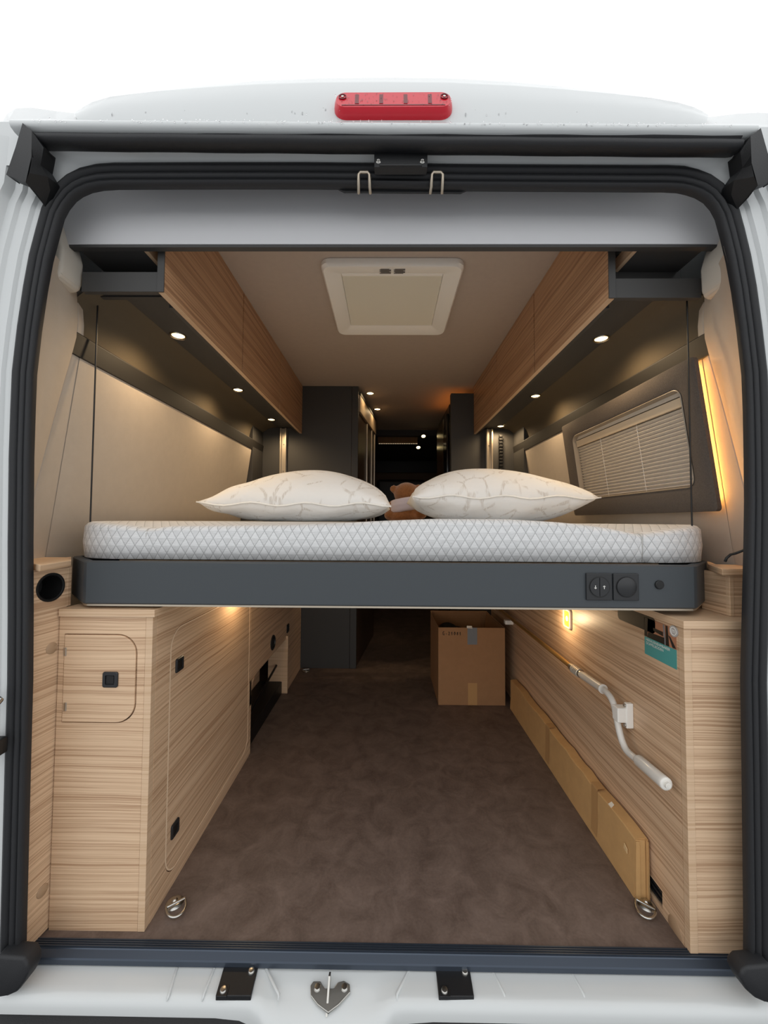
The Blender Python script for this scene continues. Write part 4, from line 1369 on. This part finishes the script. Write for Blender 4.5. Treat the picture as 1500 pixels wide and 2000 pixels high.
c = PX(533, 1255, XL)
MB().lathe((XL, c.y, c.z), (1, 0, 0), [(0.037, -0.003), (0.037, 0.002), (0.032, 0.005), (0.026, 0.005), (0.025, 0.001), (0, 0.001)], 24).build('round_socket', M_switch, sc_, 40)
c = PX(562, 1227, XL)
lock('push_lock', sc_, (XL, c.y, c.z), (1, 0, 0), sz=0.045)

# ================================================================== RIGHT LOWER FURNITURE
YFR = 0.905
rc = thing('storage_cabinet', 'tall flat oak storage cabinet on the right of the doorway with the crank clipped on', 'cabinet', (0.75, 1.4, 0.0))
m = MB()
m.box(XRr + 0.0175, 0.840, YFR, YFR + 0.016, 0.0, ZT - 0.027)
m.build('front_board', M_wood, rc)
MB().box(XRr - 0.0005, XRr + 0.0172, YFR - 0.001, YFR + 0.016, 0.0, ZT - 0.027, 0.001).build('edge_post', M_edge, rc)
# aisle board, notched at the floor for the grille
gz0, gz1, gy0, gy1 = 0.012, 0.056, PX(1294, 1775, XRr).y, 1.20
m = MB()
x0, x1 = XRr, XRr + 0.016
zt_ = ZT - 0.027
m.box(x0, x1, YFR + 0.0165, gy0, 0.0, zt_)
m.box(x0, x1, gy0, gy1, 0.0, gz0); m.box(x0, x1, gy0, gy1, gz1, zt_)
m.box(x0, x1, gy1, YC, 0.0, zt_)
m.build('aisle_board', M_wood, rc)
m = MB().box(x0 + 0.010, x0 + 0.013, gy0, gy1, gz0, gz1)
m.build('vent_recess', M_black, rc)
for k in range(3):
    z = gz0 + 0.008 + k * 0.013
    MB().box(x0 + 0.002, x0 + 0.010, gy0, gy1, z, z + 0.005, 0.001).build('vent_slat', M_switch, rc)
MB().box(XRr - 0.004, 0.868, YFR - 0.006, 1.2, zt_ + 0.0005, zt_ + 0.0185, 0.001).build('top_board', M_edge, rc)
# dark slot near the top of the aisle face
MB().prism([(XRr - 0.0012, a, b) for a, b in rrect(PX(1280, 1190, XRr).y + 0.08, ZT - 0.048, 0.16, 0.04, 0.012, 5)], (0.002, 0, 0)).build('dark_slot', M_black, rc)
c = PX(1318, 1812, XRr)
MB().lathe((XRr + 0.0005, c.y, c.z), (-1, 0, 0), [(0.0, 0.0018), (0.021, 0.0016), (0.0225, 0.0004), (0.0225, -0.001)], 24).build('screw_cap', M_cap, rc, 40)
# raised box at the right corner
rb = thing('corner_box', 'small raised oak corner box on top of the right cabinet', 'box', (0.80, 0.93, ZT))
YB = 0.945
xb = P(1426, 1160, YB).x
z0b = zt_ + 0.019; z1b = P(1430, 1123, YB - 0.012).z
MB().box(xb - 0.0005, xb + 0.010, YB, YB + 0.012, z0b, z1b, 0.001).build('edge_post', M_edge, rb)
MB().box(xb + 0.0105, xb + 0.05, YB + 0.001, YB + 0.012, z0b, z1b, 0.0005).build('front_board', M_wood, rb)
MB().box(xb, xb + 0.010, YB + 0.0125, 1.03, z0b, z1b, 0.0005).build('side_board', M_wood, rb)
MB().prism([PZ(1380, 1104, z1b), PZ(1383, 1113, z1b), PZ(1411, 1124, z1b), PZ(1470, 1123, z1b), (0.93, 0.95, z1b), (0.93, 1.028, z1b), (0.87, 1.028, z1b)], (0, 0, 0.015), 0.0012).build('top_shelf', M_edge, rb)
# cable coming out of the pillar cover
ca = [P(1462, 1066, 0.875), P(1452, 1075, 0.88), P(1436, 1081, 0.89), P(1427, 1083, 0.90), P(1419, 1090, 0.905), P(1416, 1097, 0.905)]
o = MB().tube(ca, 0.0028, 8).build('cable', M_black, None, 180)
tag(o, 'short black cable above the right corner box', 'cable')

# ---- information card
def cpt(u, v, off=0.0): return PX(u, v, XRr - off)
y_a, y_b = PX(1260, 1260, XRr).y, PX(1322, 1280, XRr).y       # far, near edge
zt1, zm1, zb1 = PX(1291, 1217, XRr).z, PX(1291, 1256, XRr).z + 0.005, PX(1291, 1292, XRr).z
cd = thing('information_card', 'teal and photo information card stuck on the right cabinet', 'card', (XRr - 0.001, 0.957, zb1))
MB().prism([(XRr - 0.0012, y_b, zb1), (XRr - 0.0012, y_a, zb1), (XRr - 0.0012, y_a, zm1 - 0.005), (XRr - 0.0012, y_b, zm1 - 0.005)], (0.0009, 0, 0)).build('teal_field', M_teal, cd)
MB().prism([(XRr - 0.0012, y_b, zm1 - 0.0049), (XRr - 0.0012, y_a, zm1 - 0.0049), (XRr - 0.0012, y_a, zt1), (XRr - 0.0012, y_b, zt1)], (0.0009, 0, 0)).build('photo_field', mat('photo_brown', (176, 122, 92), 0.4), cd)
def cp(a, b): # a: 0 far .. 1 near, b: 0 bottom of photo .. 1 top
    return (XRr - 0.0016, y_a + (y_b - y_a) * a, zm1 - 0.0045 + (zt1 - zm1 + 0.0045) * b)
for nm, c_, ps in (('photo_chair', M_black, [(0.0, 0.02), (0.10, 0.02), (0.13, 1.0), (0.02, 1.0)]), ('photo_floor', M_black, [(0.1, 0.0), (0.66, -0.01), (0.66, 0.34), (0.14, 0.30)]),
                   ('photo_bag', M_black, [(0.30, 0.62), (0.62, 0.60), (0.62, 0.38), (0.32, 0.46)]), ('photo_pole', M_black, [(0.70, 0.98), (0.76, 0.98), (0.80, 0.0), (0.70, 0.0)]),
                   ('photo_brace', M_switch, [(0.78, 0.55), (0.84, 0.5), (1.0, 0.04), (0.9, 0.02)]), ('photo_light', M_greytape, [(0.62, 0.98), (0.66, 0.98), (0.70, 0.02), (0.66, 0.02)])):
    MB().prism([cp(a, b) for a, b in ps], (0.0003, 0, 0)).build(nm, c_, cd)
def text_mesh(txt, size, mt_, parent, name, origin, rt, up):
    cu = bpy.data.curves.new('t', 'FONT'); cu.body = txt; cu.size = size
    ob = bpy.data.objects.new('t', cu); COL.objects.link(ob)
    bpy.context.view_layer.update()
    dg = bpy.context.evaluated_depsgraph_get()
    me_ = bpy.data.meshes.new_from_object(ob.evaluated_get(dg))
    bpy.data.objects.remove(ob); bpy.data.curves.remove(cu)
    rt = Vector(rt); up = Vector(up); og = Vector(origin)
    off = Vector((0, 0, 0)); p = parent
    while p is not None:
        off += p.location; p = p.parent
    for v in me_.vertices:
        v.co = og + rt * v.co.x + up * v.co.y - off
    me_.name = name
    me_.materials.clear(); me_.materials.append(mt_)
    o_ = bpy.data.objects.new(name, me_); COL.objects.link(o_); o_.parent = parent
    return o_
xt = XRr - 0.0015
text_mesh('HERAUSNEHMBARER', 0.0092, M_white, cd, 'headline', (xt, y_a - 0.006, zb1 + 0.0365), (0, -1, 0), (0, 0, 1))
text_mesh('DOPPELBODEN', 0.0092, M_white, cd, 'headline', (xt, y_a - 0.006, zb1 + 0.0275), (0, -1, 0), (0, 0, 1))
# round badge
bg_ = PX(1317, 1233, XRr)
bd = thing('round_badge', 'round pale grey badge sticker at the corner of the information card', 'sticker', (XRr - 0.002, bg_.y, bg_.z - 0.013))
MB().lathe((XRr - 0.0016, bg_.y, bg_.z), (-1, 0, 0), [(0.0135, -0.001), (0.0135, 0.0006), (0, 0.0006)], 28).build('disc', mat('badge_grey', (178, 174, 170), 0.4), bd)
MB().lathe((XRr - 0.0024, bg_.y, bg_.z), (-1, 0, 0), [(0.0098, -0.0002), (0.0098, 0.0003), (0.0084, 0.0003), (0.0084, -0.0002)], 28).build('badge_ring', M_white, bd)
text_mesh('m', 0.016, M_white, bd, 'badge_letter', (XRr - 0.0026, bg_.y + 0.0064, bg_.z - 0.004), (0, -1, 0), (0, 0, 1))

# ---- lamps under the bed
def wall_lamp(x, y, z, s, label, power):
    t = thing('under_bed_lamp', label, 'lamp', (x, y, z), 'under-bed lamps')
    def q(a, b, h): return (x + s * h, y + a, z + b)
    m = MB()
    lv = []
    for w_, hh, h, r in ((0.060, 0.072, 0.0, 0.010), (0.060, 0.072, 0.006, 0.010), (0.056, 0.068, 0.008, 0.009), (0.046, 0.058, 0.008, 0.008), (0.045, 0.057, 0.003, 0.008)):
        lv.append([q(a, b, h) for a, b in rrect(0, 0, w_, hh, r, 4)])
    m.grid(lv, close=True); m.build('bezel', M_cream, t, 40)
    MB().prism([q(a, b, 0.002) for a, b in rrect(0, 0, 0.046, 0.058, 0.008, 4)], (s * 0.003, 0, 0)).build('lens', mat('amber_lens', (200, 130, 50), 0.3, emit=(255, 176, 70), estr=0.9), t)
    MB().ball((x + s * 0.0055, y, z), 0.009, (0.3, 1, 1.2), 2).build('bulb', mat('bulb_glow', (255, 220, 150), 0.3, emit=(255, 214, 130), estr=3.0), t, 180)
    lamp('lamp_light', t, (x + s * 0.06, y, z), power, WARM, 0.02)
    return t
c = PX(1110, 1208, XRr)
wall_lamp(XRr, c.y, c.z, -1, 'lit square amber lamp on the right cabinet wall under the bed', 0.8)
wall_lamp(XL, 1.42, 0.712, 1, 'lit square lamp at the top of the left cabinet wall under the bed', 1.4)

# ---- awning crank
ck = thing('awning_crank', 'long awning crank with gold rod and white handle on the right cabinet wall', 'crank', (0.645, 1.5, 0.4))
xk = 0.655
def kp(u, v, x=xk): return PX(u, v, x)
a = kp(968, 1184); b = kp(1118, 1304)
zr = 0.465
MB().tube([(xk, a.y, a.z), (xk, b.y, b.z)], 0.0088, 12).build('rod', M_rod, ck, 60)
c1 = kp(1135, 1317)
MB().tube([(xk, b.y + 0.012, b.z), b.lerp(c1, 0.4), c1], [0.0115, 0.013, 0.011], 12).build('coupler', M_alu, ck, 60)
for k in range(6):
    t_ = 0.2 + 0.13 * k
    p = b.lerp(c1, t_)
    MB().lathe(p, (c1 - b), [(0.0125, -0.002), (0.0155, -0.001), (0.0155, 0.001), (0.0125, 0.002)], 14).build('coupler_rib', M_alu, ck, 40)
d1_ = kp(1178, 1346)
MB().tube([c1, c1.lerp(d1_, 0.1), c1.lerp(d1_, 0.92), d1_], [0.0105, 0.0125, 0.0125, 0.0145], 14).build('upper_sleeve', M_whitec, ck, 60)
bend = [d1_, kp(1190, 1358), kp(1199, 1376), kp(1204, 1400), kp(1209, 1425), kp(1215, 1447), kp(1224, 1466), kp(1238, 1479), kp(1248, 1486)]
def smooth_path(pts, n=4):
    out = []
    for i in range(len(pts) - 1):
        p0 = pts[max(i - 1, 0)]; p1 = pts[i]; p2 = pts[i + 1]; p3 = pts[min(i + 2, len(pts) - 1)]
        for k in range(n):
            t = k / n
            out.append(0.5 * ((2 * p1) + (p2 - p0) * t + (2 * p0 - 5 * p1 + 4 * p2 - p3) * t * t + (3 * p1 - p0 - 3 * p2 + p3) * t ** 3))
    out.append(pts[-1])
    return out
MB().tube(smooth_path(bend), 0.0088, 14).build('bent_arm', M_whitec, ck, 60)
h0 = kp(1246, 1484); h1 = kp(1302, 1532)
hd_ = (h1 - h0)
MB().tube([h0 - hd_ * 0.02, h0, h0 + hd_ * 0.05, h0 + hd_ * 0.9, h0 + hd_ * 0.98, h1, h1 + hd_ * 0.005], [0.010, 0.0125, 0.0145, 0.0150, 0.0150, 0.0135, 0.009], 18).build('handle', M_whitec, ck, 60)
MB().tube([h1, h1 + hd_ * 0.06], [0.0072, 0.0064], 12).tube([h1 + hd_ * 0.05, h1 + hd_ * 0.075], [0.0035, 0.003], 8).build('handle_tip', M_whitec, ck, 40)
cp_ = kp(1207, 1392)
cl2 = MB().box(xk - 0.011, xk + 0.02, cp_.y - 0.018, cp_.y + 0.010, cp_.z - 0.020, cp_.z + 0.020, 0.003).box(xk + 0.012, XRr - 0.0005, cp_.y - 0.020, cp_.y - 0.008, cp_.z - 0.034, cp_.z + 0.034, 0.002).build('wall_clip', M_white, ck)
for dz in (-0.027, 0.027):
    MB().lathe((xk + 0.011, cp_.y - 0.014, cp_.z + dz), (-1, 0, 0), [(0.005, 0), (0.0045, 0.003), (0.002, 0.004), (0, 0.003)], 12).build('screw', M_steel, cl2, 40)
c = kp(990, 1213)
MB().box(xk - 0.012, XRr - 0.0005, c.y - 0.014, c.y + 0.014, c.z - 0.016, c.z + 0.006, 0.002).build('rod_clip', M_white, ck)

# ---- long flat carton leaning on the right wall
fc = thing('flat_carton', 'long flat cardboard carton standing along the right cabinet wall', 'carton', (0.65, 1.45, 0.0))
y0, y1 = 1.034, 2.04
xa, xb_ = 0.646, 0.682
m = MB()
n = 26
rnd = random.Random(3)
top, out_, bot = [], [], []
rows = []
for i in range(n + 1):
    y = y0 + (y1 - y0) * i / n
    wob = rnd.uniform(-1, 1)
    zt = 0.150 + 0.003 * math.sin(i * 0.9) + 0.0015 * wob
    if 0.28 < i / n < 0.36: zt -= 0.005
    xo = xa + 0.0003 * math.sin(i * 0.55)
    rows.append([(xo - 0.003, y, 0.001), (xo, y, 0.05), (xo + 0.001, y, zt - 0.003), (xo + 0.003, y, zt), (xb_ - 0.003, y, zt + 0.002), (xb_, y, zt - 0.002), (xb_, y, 0.001)])
m.grid(rows, close=True)
m.poly(rows[0]); m.poly(rows[-1])
m.build('carton_body', M_card2, fc, 30)
# end flaps, layered edges, tape
MB().prism([(xa - 0.001, y0 - 0.0032, 0.003), (xb_ - 0.010, y0 - 0.0032, 0.003), (xb_ - 0.010, y0 - 0.0032, 0.148), (xa + 0.002, y0 - 0.0032, 0.149)], (0, 0.003, 0), 0.0005).build('end_flap', M_card2, fc)
MB().prism([(xa - 0.001, y0 - 0.0062, 0.003), (xa + 0.011, y0 - 0.0055, 0.003), (xa + 0.011, y0 - 0.0055, 0.146), (xa + 0.001, y0 - 0.0062, 0.147)], (0, 0.002, 0), 0.0004).build('end_flap', M_card2, fc)
for k in range(2):
    x = xb_ - 0.009 + k * 0.0055
    MB().prism([(x, y0 - 0.010 + 0.004 * k, 0.002), (x + 0.0022, y0 - 0.010 + 0.004 * k, 0.002), (x + 0.0028, y0 - 0.008 + 0.004 * k, 0.150 - 0.006 * k), (x + 0.0006, y0 - 0.008 + 0.004 * k, 0.151 - 0.006 * k)], (0, 0.03, 0)).build('layer_edge', M_card2, fc)
for yt in (1.21, 1.56):
    MB().grid([[(xa - 0.0029, yt, 0.012), (xa - 0.0006, yt, 0.06), (xa + 0.0004, yt, 0.149), (xa + 0.002, yt, 0.1545), (xa + 0.026, yt, 0.1560)], [(xa - 0.0029, yt + 0.035, 0.012), (xa - 0.0006, yt + 0.035, 0.06), (xa + 0.0004, yt + 0.035, 0.149), (xa + 0.002, yt + 0.035, 0.1545), (xa + 0.026, yt + 0.035, 0.1560)]]).build('tape', M_tape, fc)
MB().prism([(xa - 0.004, 1.06, 0.090), (xa - 0.004, 1.074, 0.094), (xa - 0.004, 1.072, 0.108), (xa - 0.004, 1.059, 0.102)], (0.002, 0, 0)).build('torn_patch', mat('torn_paper', (222, 190, 140), 0.9), fc)
MB().prism([(xa + 0.002, 1.140, 0.150), (xa + 0.002, 1.155, 0.150), (xa + 0.012, 1.155, 0.156), (xa + 0.012, 1.143, 0.156)], (0, 0, 0.002)).build('torn_patch', mat('white_tear', (232, 222, 206), 0.9), fc)

# ---- open box
by0 = PZ(920, 1378, 0).y
by1 = PZ(841, 1322, 0).y
bx0, bx1, bz = P(856, 1377, by0).x, P(987, 1377, by0).x, P(920, 1226, by0).z
ob = thing('open_cardboard_box', 'open brown cardboard box with handwriting and grey tape', 'box', (0.444, 2.21, 0.0))
t_ = 0.004
B('front_wall', M_card, ob, bx0, bx1, by0, by0 + t_, 0.001, bz, 0.0008)
B('back_wall', M_card, ob, bx0, bx1, by1 - t_, by1, 0.001, bz + 0.004, 0.0008)
B('side_wall', M_card, ob, bx0, bx0 + t_, by0 + t_, by1 - t_, 0.001, bz, 0.0008)
B('side_wall', M_card, ob, bx1 - t_, bx1, by0 + t_, by1 - t_, 0.001, bz, 0.0008)
B('bottom', M_card, ob, bx0 + t_, bx1 - t_, by0 + t_, by1 - t_, 0.001, 0.005, 0.0)
# folded-in flaps inside
MB().prism([(bx1 - 0.006, by0 + 0.02, bz - 0.005), (bx1 - 0.006, by1 - 0.02, bz - 0.005), (bx1 - 0.03, by1 - 0.03, bz - 0.17), (bx1 - 0.03, by0 + 0.03, bz - 0.17)], (-0.003, 0, 0)).build('flap', M_card, ob)
MB().prism([(bx0 + 0.02, by1 - 0.006, bz - 0.005), (bx1 - 0.04, by1 - 0.006, bz - 0.005), (bx1 - 0.05, by1 - 0.02, bz - 0.17), (bx0 + 0.03, by1 - 0.02, bz - 0.17)], (0, -0.003, 0)).build('flap', M_card, ob)
a = P(913, 1229, by0); b = P(932, 1259, by0)
MB().prism([(a.x, by0 - 0.0008, b.z), (b.x, by0 - 0.0008, b.z), (b.x, by0 - 0.0008, bz + 0.0005), (a.x, by0 - 0.0008, bz + 0.0005)], (0, 0.0006, 0)).build('grey_tape', M_greytape, ob)
MB().prism([(a.x - 0.004, by0 - 0.002, bz - 0.002), (a.x + 0.026, by0 - 0.002, bz - 0.004), (a.x + 0.024, by0 + 0.004, bz + 0.008), (a.x - 0.002, by0 + 0.004, bz + 0.009)], (0, 0.002, 0)).build('torn_patch', MATS['white_tear'], ob)
a = P(914, 1334, by0); b = P(932, 1376, by0)
MB().prism([(a.x, by0 - 0.0008, 0.002), (b.x, by0 - 0.0008, 0.002), (b.x, by0 - 0.0008, a.z), (a.x, by0 - 0.0008, a.z)], (0, 0.0006, 0)).build('brown_tape', M_tape, ob)
# handwriting: G - 2 1 0 8 1
strokes = {'G': [[(0.8, 0.95), (0.3, 1.0), (0.05, 0.6), (0.2, 0.1), (0.7, 0.05), (0.8, 0.4), (0.5, 0.42)]], '-': [[(0.2, 0.35), (0.6, 0.35)]], '2': [[(0.1, 0.75), (0.4, 1.0), (0.7, 0.75), (0.1, 0.0), (0.9, 0.05)]],
           '1': [[(0.1, 0.6), (0.45, 1.0), (0.45, 0.0)]], '0': [[(0.45, 1.0), (0.1, 0.5), (0.4, 0.0), (0.8, 0.45), (0.5, 1.0)]], '8': [[(0.7, 0.9), (0.2, 0.8), (0.7, 0.3), (0.4, 0.0), (0.15, 0.3), (0.75, 0.85)]]}
s0 = P(864, 1237, by0); s1 = P(902, 1237, by0)
cw = (s1.x - s0.x) / 7
m = MB()
for i, ch in enumerate('G-21081'):
    for st in strokes[ch]:
        m.tube([(s0.x + cw * (i + 0.12 + 0.7 * a), by0 - 0.0006, s0.z + 0.019 * (b - 0.5) * (0.9 if i else 1)) for a, b in st], 0.0016, 6)
m.build('handwriting', M_ink, ob)
# dark bag inside the box
m = MB()
m.ball(((bx0 + 0.075), by0 + 0.14, bz - 0.075), 0.10, (0.62, 1.1, 0.62), 3)
m.ball(((bx0 + 0.13), by0 + 0.16, bz - 0.085), 0.08, (0.8, 1.1, 0.55), 3)
rnd = random.Random(5)
for v in m.bm.verts: v.co += Vector((rnd.uniform(-1, 1), rnd.uniform(-1, 1), rnd.uniform(-1, 1))) * 0.002
o = m.build('black_bag', M_black, None, 180)
tag(o, 'crumpled black bag inside the open cardboard box', 'bag')

# ---- tie-down rings
def tie_ring(u, v, ang, label):
    c = PZ(u, v, 0.004)
    t = thing('tie_down_ring', label, 'ring', (c.x, c.y, 0.0), 'floor tie-down rings')
    MB().lathe((c.x, c.y, 0.0), (0, 0, 1), [(0.0, 0.006), (0.010, 0.006), (0.017, 0.0045), (0.021, 0.001), (0.021, 0.0)], 24).build('base_plate', M_steel, t, 40)
    MB().lathe((c.x, c.y, 0.005), (0, 0, 1), [(0.007, 0.0), (0.007, 0.004), (0.004, 0.007), (0.0, 0.007)], 12).build('bolt', M_steel, t, 40)
    rot = Matrix.Rotation(R(ang), 3, 'Z')
    pts = []
    w_, h = 0.021, 0.036
    loop = [(-w_, 0.0)] + [(-w_ * math.cos(math.pi * k / 12), -h * (0.25 + 0.75 * math.sin(math.pi * k / 12))) for k in range(0, 13)] + [(w_, 0.0)]
    full = loop + [(-w_, 0.0)]
    for a, b in full:
        q = rot @ Vector((a, b - 0.014, 0))
        pts.append((c.x + q.x, c.y + q.y, 0.012 + 0.10 * (b)))
    MB().tube([(p[0], p[1], max(p[2], 0.004)) for p in pts], 0.0031, 8).build('ring', M_steel, t, 60)
    return t
tie_ring(341, 1761, 38, 'steel tie-down ring on the floor beside the left storage cabinet')
tie_ring(1262, 1764, -38, 'steel tie-down ring on the floor in front of the flat carton')
tie_ring(597, 1308, 20, 'small far tie-down ring on the floor beside the dark wardrobe')

# ================================================================== FRONT OF THE VAN
# wardrobe (left)
xw1 = P(699, 900, YC).x
wd = thing('wardrobe', 'dark full-height wardrobe wall left of the aisle behind the bed', 'wardrobe', (-0.55, 2.58, 0.0))
MB().box(-0.97, xw1 - 0.045, YC, 2.60, 0.0, ZC - 0.001, 0.001).build('body', M_dark, wd)
MB().box(xw1 - 0.044, xw1, YC - 0.002, 2.60, 0.0, ZC - 0.001, 0.003).build('corner_post', M_dark, wd)
# washroom block behind it, aisle face at an angle
wb = thing('washroom_block', 'dark washroom block with pale fascia beyond the wardrobe', 'cabinet', (-0.5, 3.0, 0.0))
M_brown = mat('dark_brown', (66, 50, 40), 0.35)
def wbp(z, d=0.0): return [(-0.97, 2.605, z), (-0.195 + d, 2.605, z), (-0.108 + d, 3.30, z), (-0.97, 3.30, z)]
MB().prism(wbp(0.0, -0.006), (0, 0, 1.715), 0.001).build('body', M_brown, wb)
MB().prism(wbp(1.72, 0.004), (0, 0, 0.115), 0.003).build('fascia', mat('fascia_cream', (190, 168, 140), 0.5), wb)
MB().prism(wbp(1.836, 0.007), (0, 0, 0.02), 0.002).build('cornice', M_dark, wb)
for t0 in (0.42, 0.72, 0.94):
    p = Vector((-0.195, 2.605, 0)).lerp(Vector((-0.108, 3.30, 0)), t0)
    MB().box(p.x - 0.006, p.x + 0.004, p.y, p.y + 0.03, 0.95, 1.71, 0.002).build('door_edge', M_alu, wb)
# refrigerator cabinet (right)
xf0 = P(881, 900, YC).x
zt = P(900, 768, YC).z
rf = thing('tall_cabinet', 'dark tall cabinet right of the aisle behind the bed', 'cabinet', (0.7, 2.6, 0.0))
MB().box(xf0, 0.97, YC, 2.60, 0.0, zt, 0.002).build('body', M_dark, rf)
fr = thing('refrigerator', 'glossy black tall refrigerator unit right of the aisle', 'refrigerator', (0.6, 2.85, 0.0))
M_gloss = mat('gloss_black', (16, 15, 15), 0.12)
MB().box(xf0 - 0.005, 0.97, 2.605, 3.15, 0.0, zt - 0.06, 0.004).build('body', M_gloss, fr)
MB().box(xf0 - 0.022, xf0 - 0.0055, 2.62, 2.76, 0.45, zt - 0.12, 0.004).build('door', M_gloss, fr)
MB().box(xf0 - 0.022, xf0 - 0.0055, 2.765, 3.13, 0.45, zt - 0.12, 0.004).build('door', mat('bronze_door', (60, 46, 34), 0.25), fr)
ls = thing('cove_light', 'warm cove light on top of the tall right cabinet', 'light strip', (xf0 + 0.05, 2.8, zt - 0.05))
MB().box(xf0 + 0.03, xf0 + 0.045, 2.62, 3.05, zt - 0.0595, zt - 0.050).build('led_tape', mat('led_tape_soft', (255, 220, 170), 0.5, emit=(255, 150, 60), estr=5.0), ls)
MB().box(xf0 + 0.02, xf0 + 0.055, 2.61, 3.06, zt - 0.0600, zt - 0.0594).build('profile', M_alu, ls)
# ceiling lights of the aisle
for i, (u, v) in enumerate(((723, 768), (737, 799))):
    c = PZ(u, v, ZC)
    spotlight(c.x, c.y, ZC, 'lit aisle ceiling spotlight beyond the bed, %s' % ('nearer one beside the wardrobe top', 'farther one')[i], 'aisle ceiling spotlights', 0.032, 1.2)
# cab end: header step, blind, lights, dashboard
cb = thing('cab_header', 'dark overhead storage above the driver cab at the far end', 'panel', (0, 3.9, 1.7))
MB().box(-0.79, 0.79, 3.81, 3.84, 1.826, ZC + 0.015, 0.004).build('front_edge', M_dark, cb)
MB().prism([(-0.79, 3.842, 1.826), (-0.79, 4.6, 1.70), (-0.79, 4.6, 1.72), (-0.79, 3.842, 1.846)], (1.58, 0, 0)).build('underside', M_dark, cb)
MB().box(-0.79, 0.79, 4.70, 4.74, 0.9, 1.9, 0.002).build('partition', M_black, cb)
a = P(738, 852, 3.86); b = P(816, 865, 3.86)
bl_ = thing('cab_blind', 'folded ribbed blind with a row of bright points at the cab', 'blind', ((a.x + b.x) / 2, 3.86, b.z))
nst = 26
M_ribs = mat('blind_ribs', (150, 112, 70), 0.6)
for i in range(nst):
    x0 = a.x + (b.x - a.x) * i / nst
    MB().box(x0, x0 + (b.x - a.x) / nst * 0.8, 3.86, 3.87, b.z, 1.822, 0.001).build('pleat', M_ribs, bl_)
M_dot = mat('blind_dots', (240, 225, 200), 0.4, emit=(255, 225, 180), estr=0.9)
for i in range(22):
    p = P(741 + 73 * i / 21, 866.5, 3.856)
    MB().ball(p, 0.005, (1, 0.5, 0.8), 1).build('light_point', M_dot, bl_)
MB().box(a.x, b.x, 3.8705, 3.88, b.z - 0.012, 1.82, 0.001).build('blind_carrier', M_brown, bl_)
for i, (u, v) in enumerate(((827, 851), (817, 873))):
    c = P(u, v, (3.802, 3.93)[i])
    t = thing('spotlight', 'small lit cab spotlight at the far end, %s' % ('upper one', 'lower one')[i], 'spotlight', tuple(c), 'cab spotlights')
    MB().lathe(c, (0, -0.55, -0.83), [(0.026, 0.0), (0.026, 0.006), (0.020, 0.008), (0.019, 0.004), (0, 0.003)], 20).build('trim_ring', M_chrome, t, 50)
    MB().lathe(c, (0, -0.55, -0.83), [(0.0195, 0.005), (0.012, 0.009), (0, 0.010)], 20).build('lens', M_glowlens, t, 50)
    MB().tube([c, (c.x, c.y + 0.008, (1.828, 1.812)[i])], 0.008, 8).build('stem', M_black, t)
db = thing('dashboard', 'dark brown dashboard shelf at the far end of the aisle', 'dashboard', (0, 4.5, 0.0))
MB().box(-0.79, 0.79, 4.40, 4.69, 0.0, 1.535, 0.02, 3).build('body', mat('dash_brown', (84, 64, 46), 0.7), db)
seat = thing('driver_seat', 'dark cab seat back beyond the aisle', 'seat', (0.15, 4.3, 0.0))
MB().box(-0.12, 0.42, 4.30, 4.395, 0.4, 1.44, 0.03, 3).build('backrest', M_black, seat)
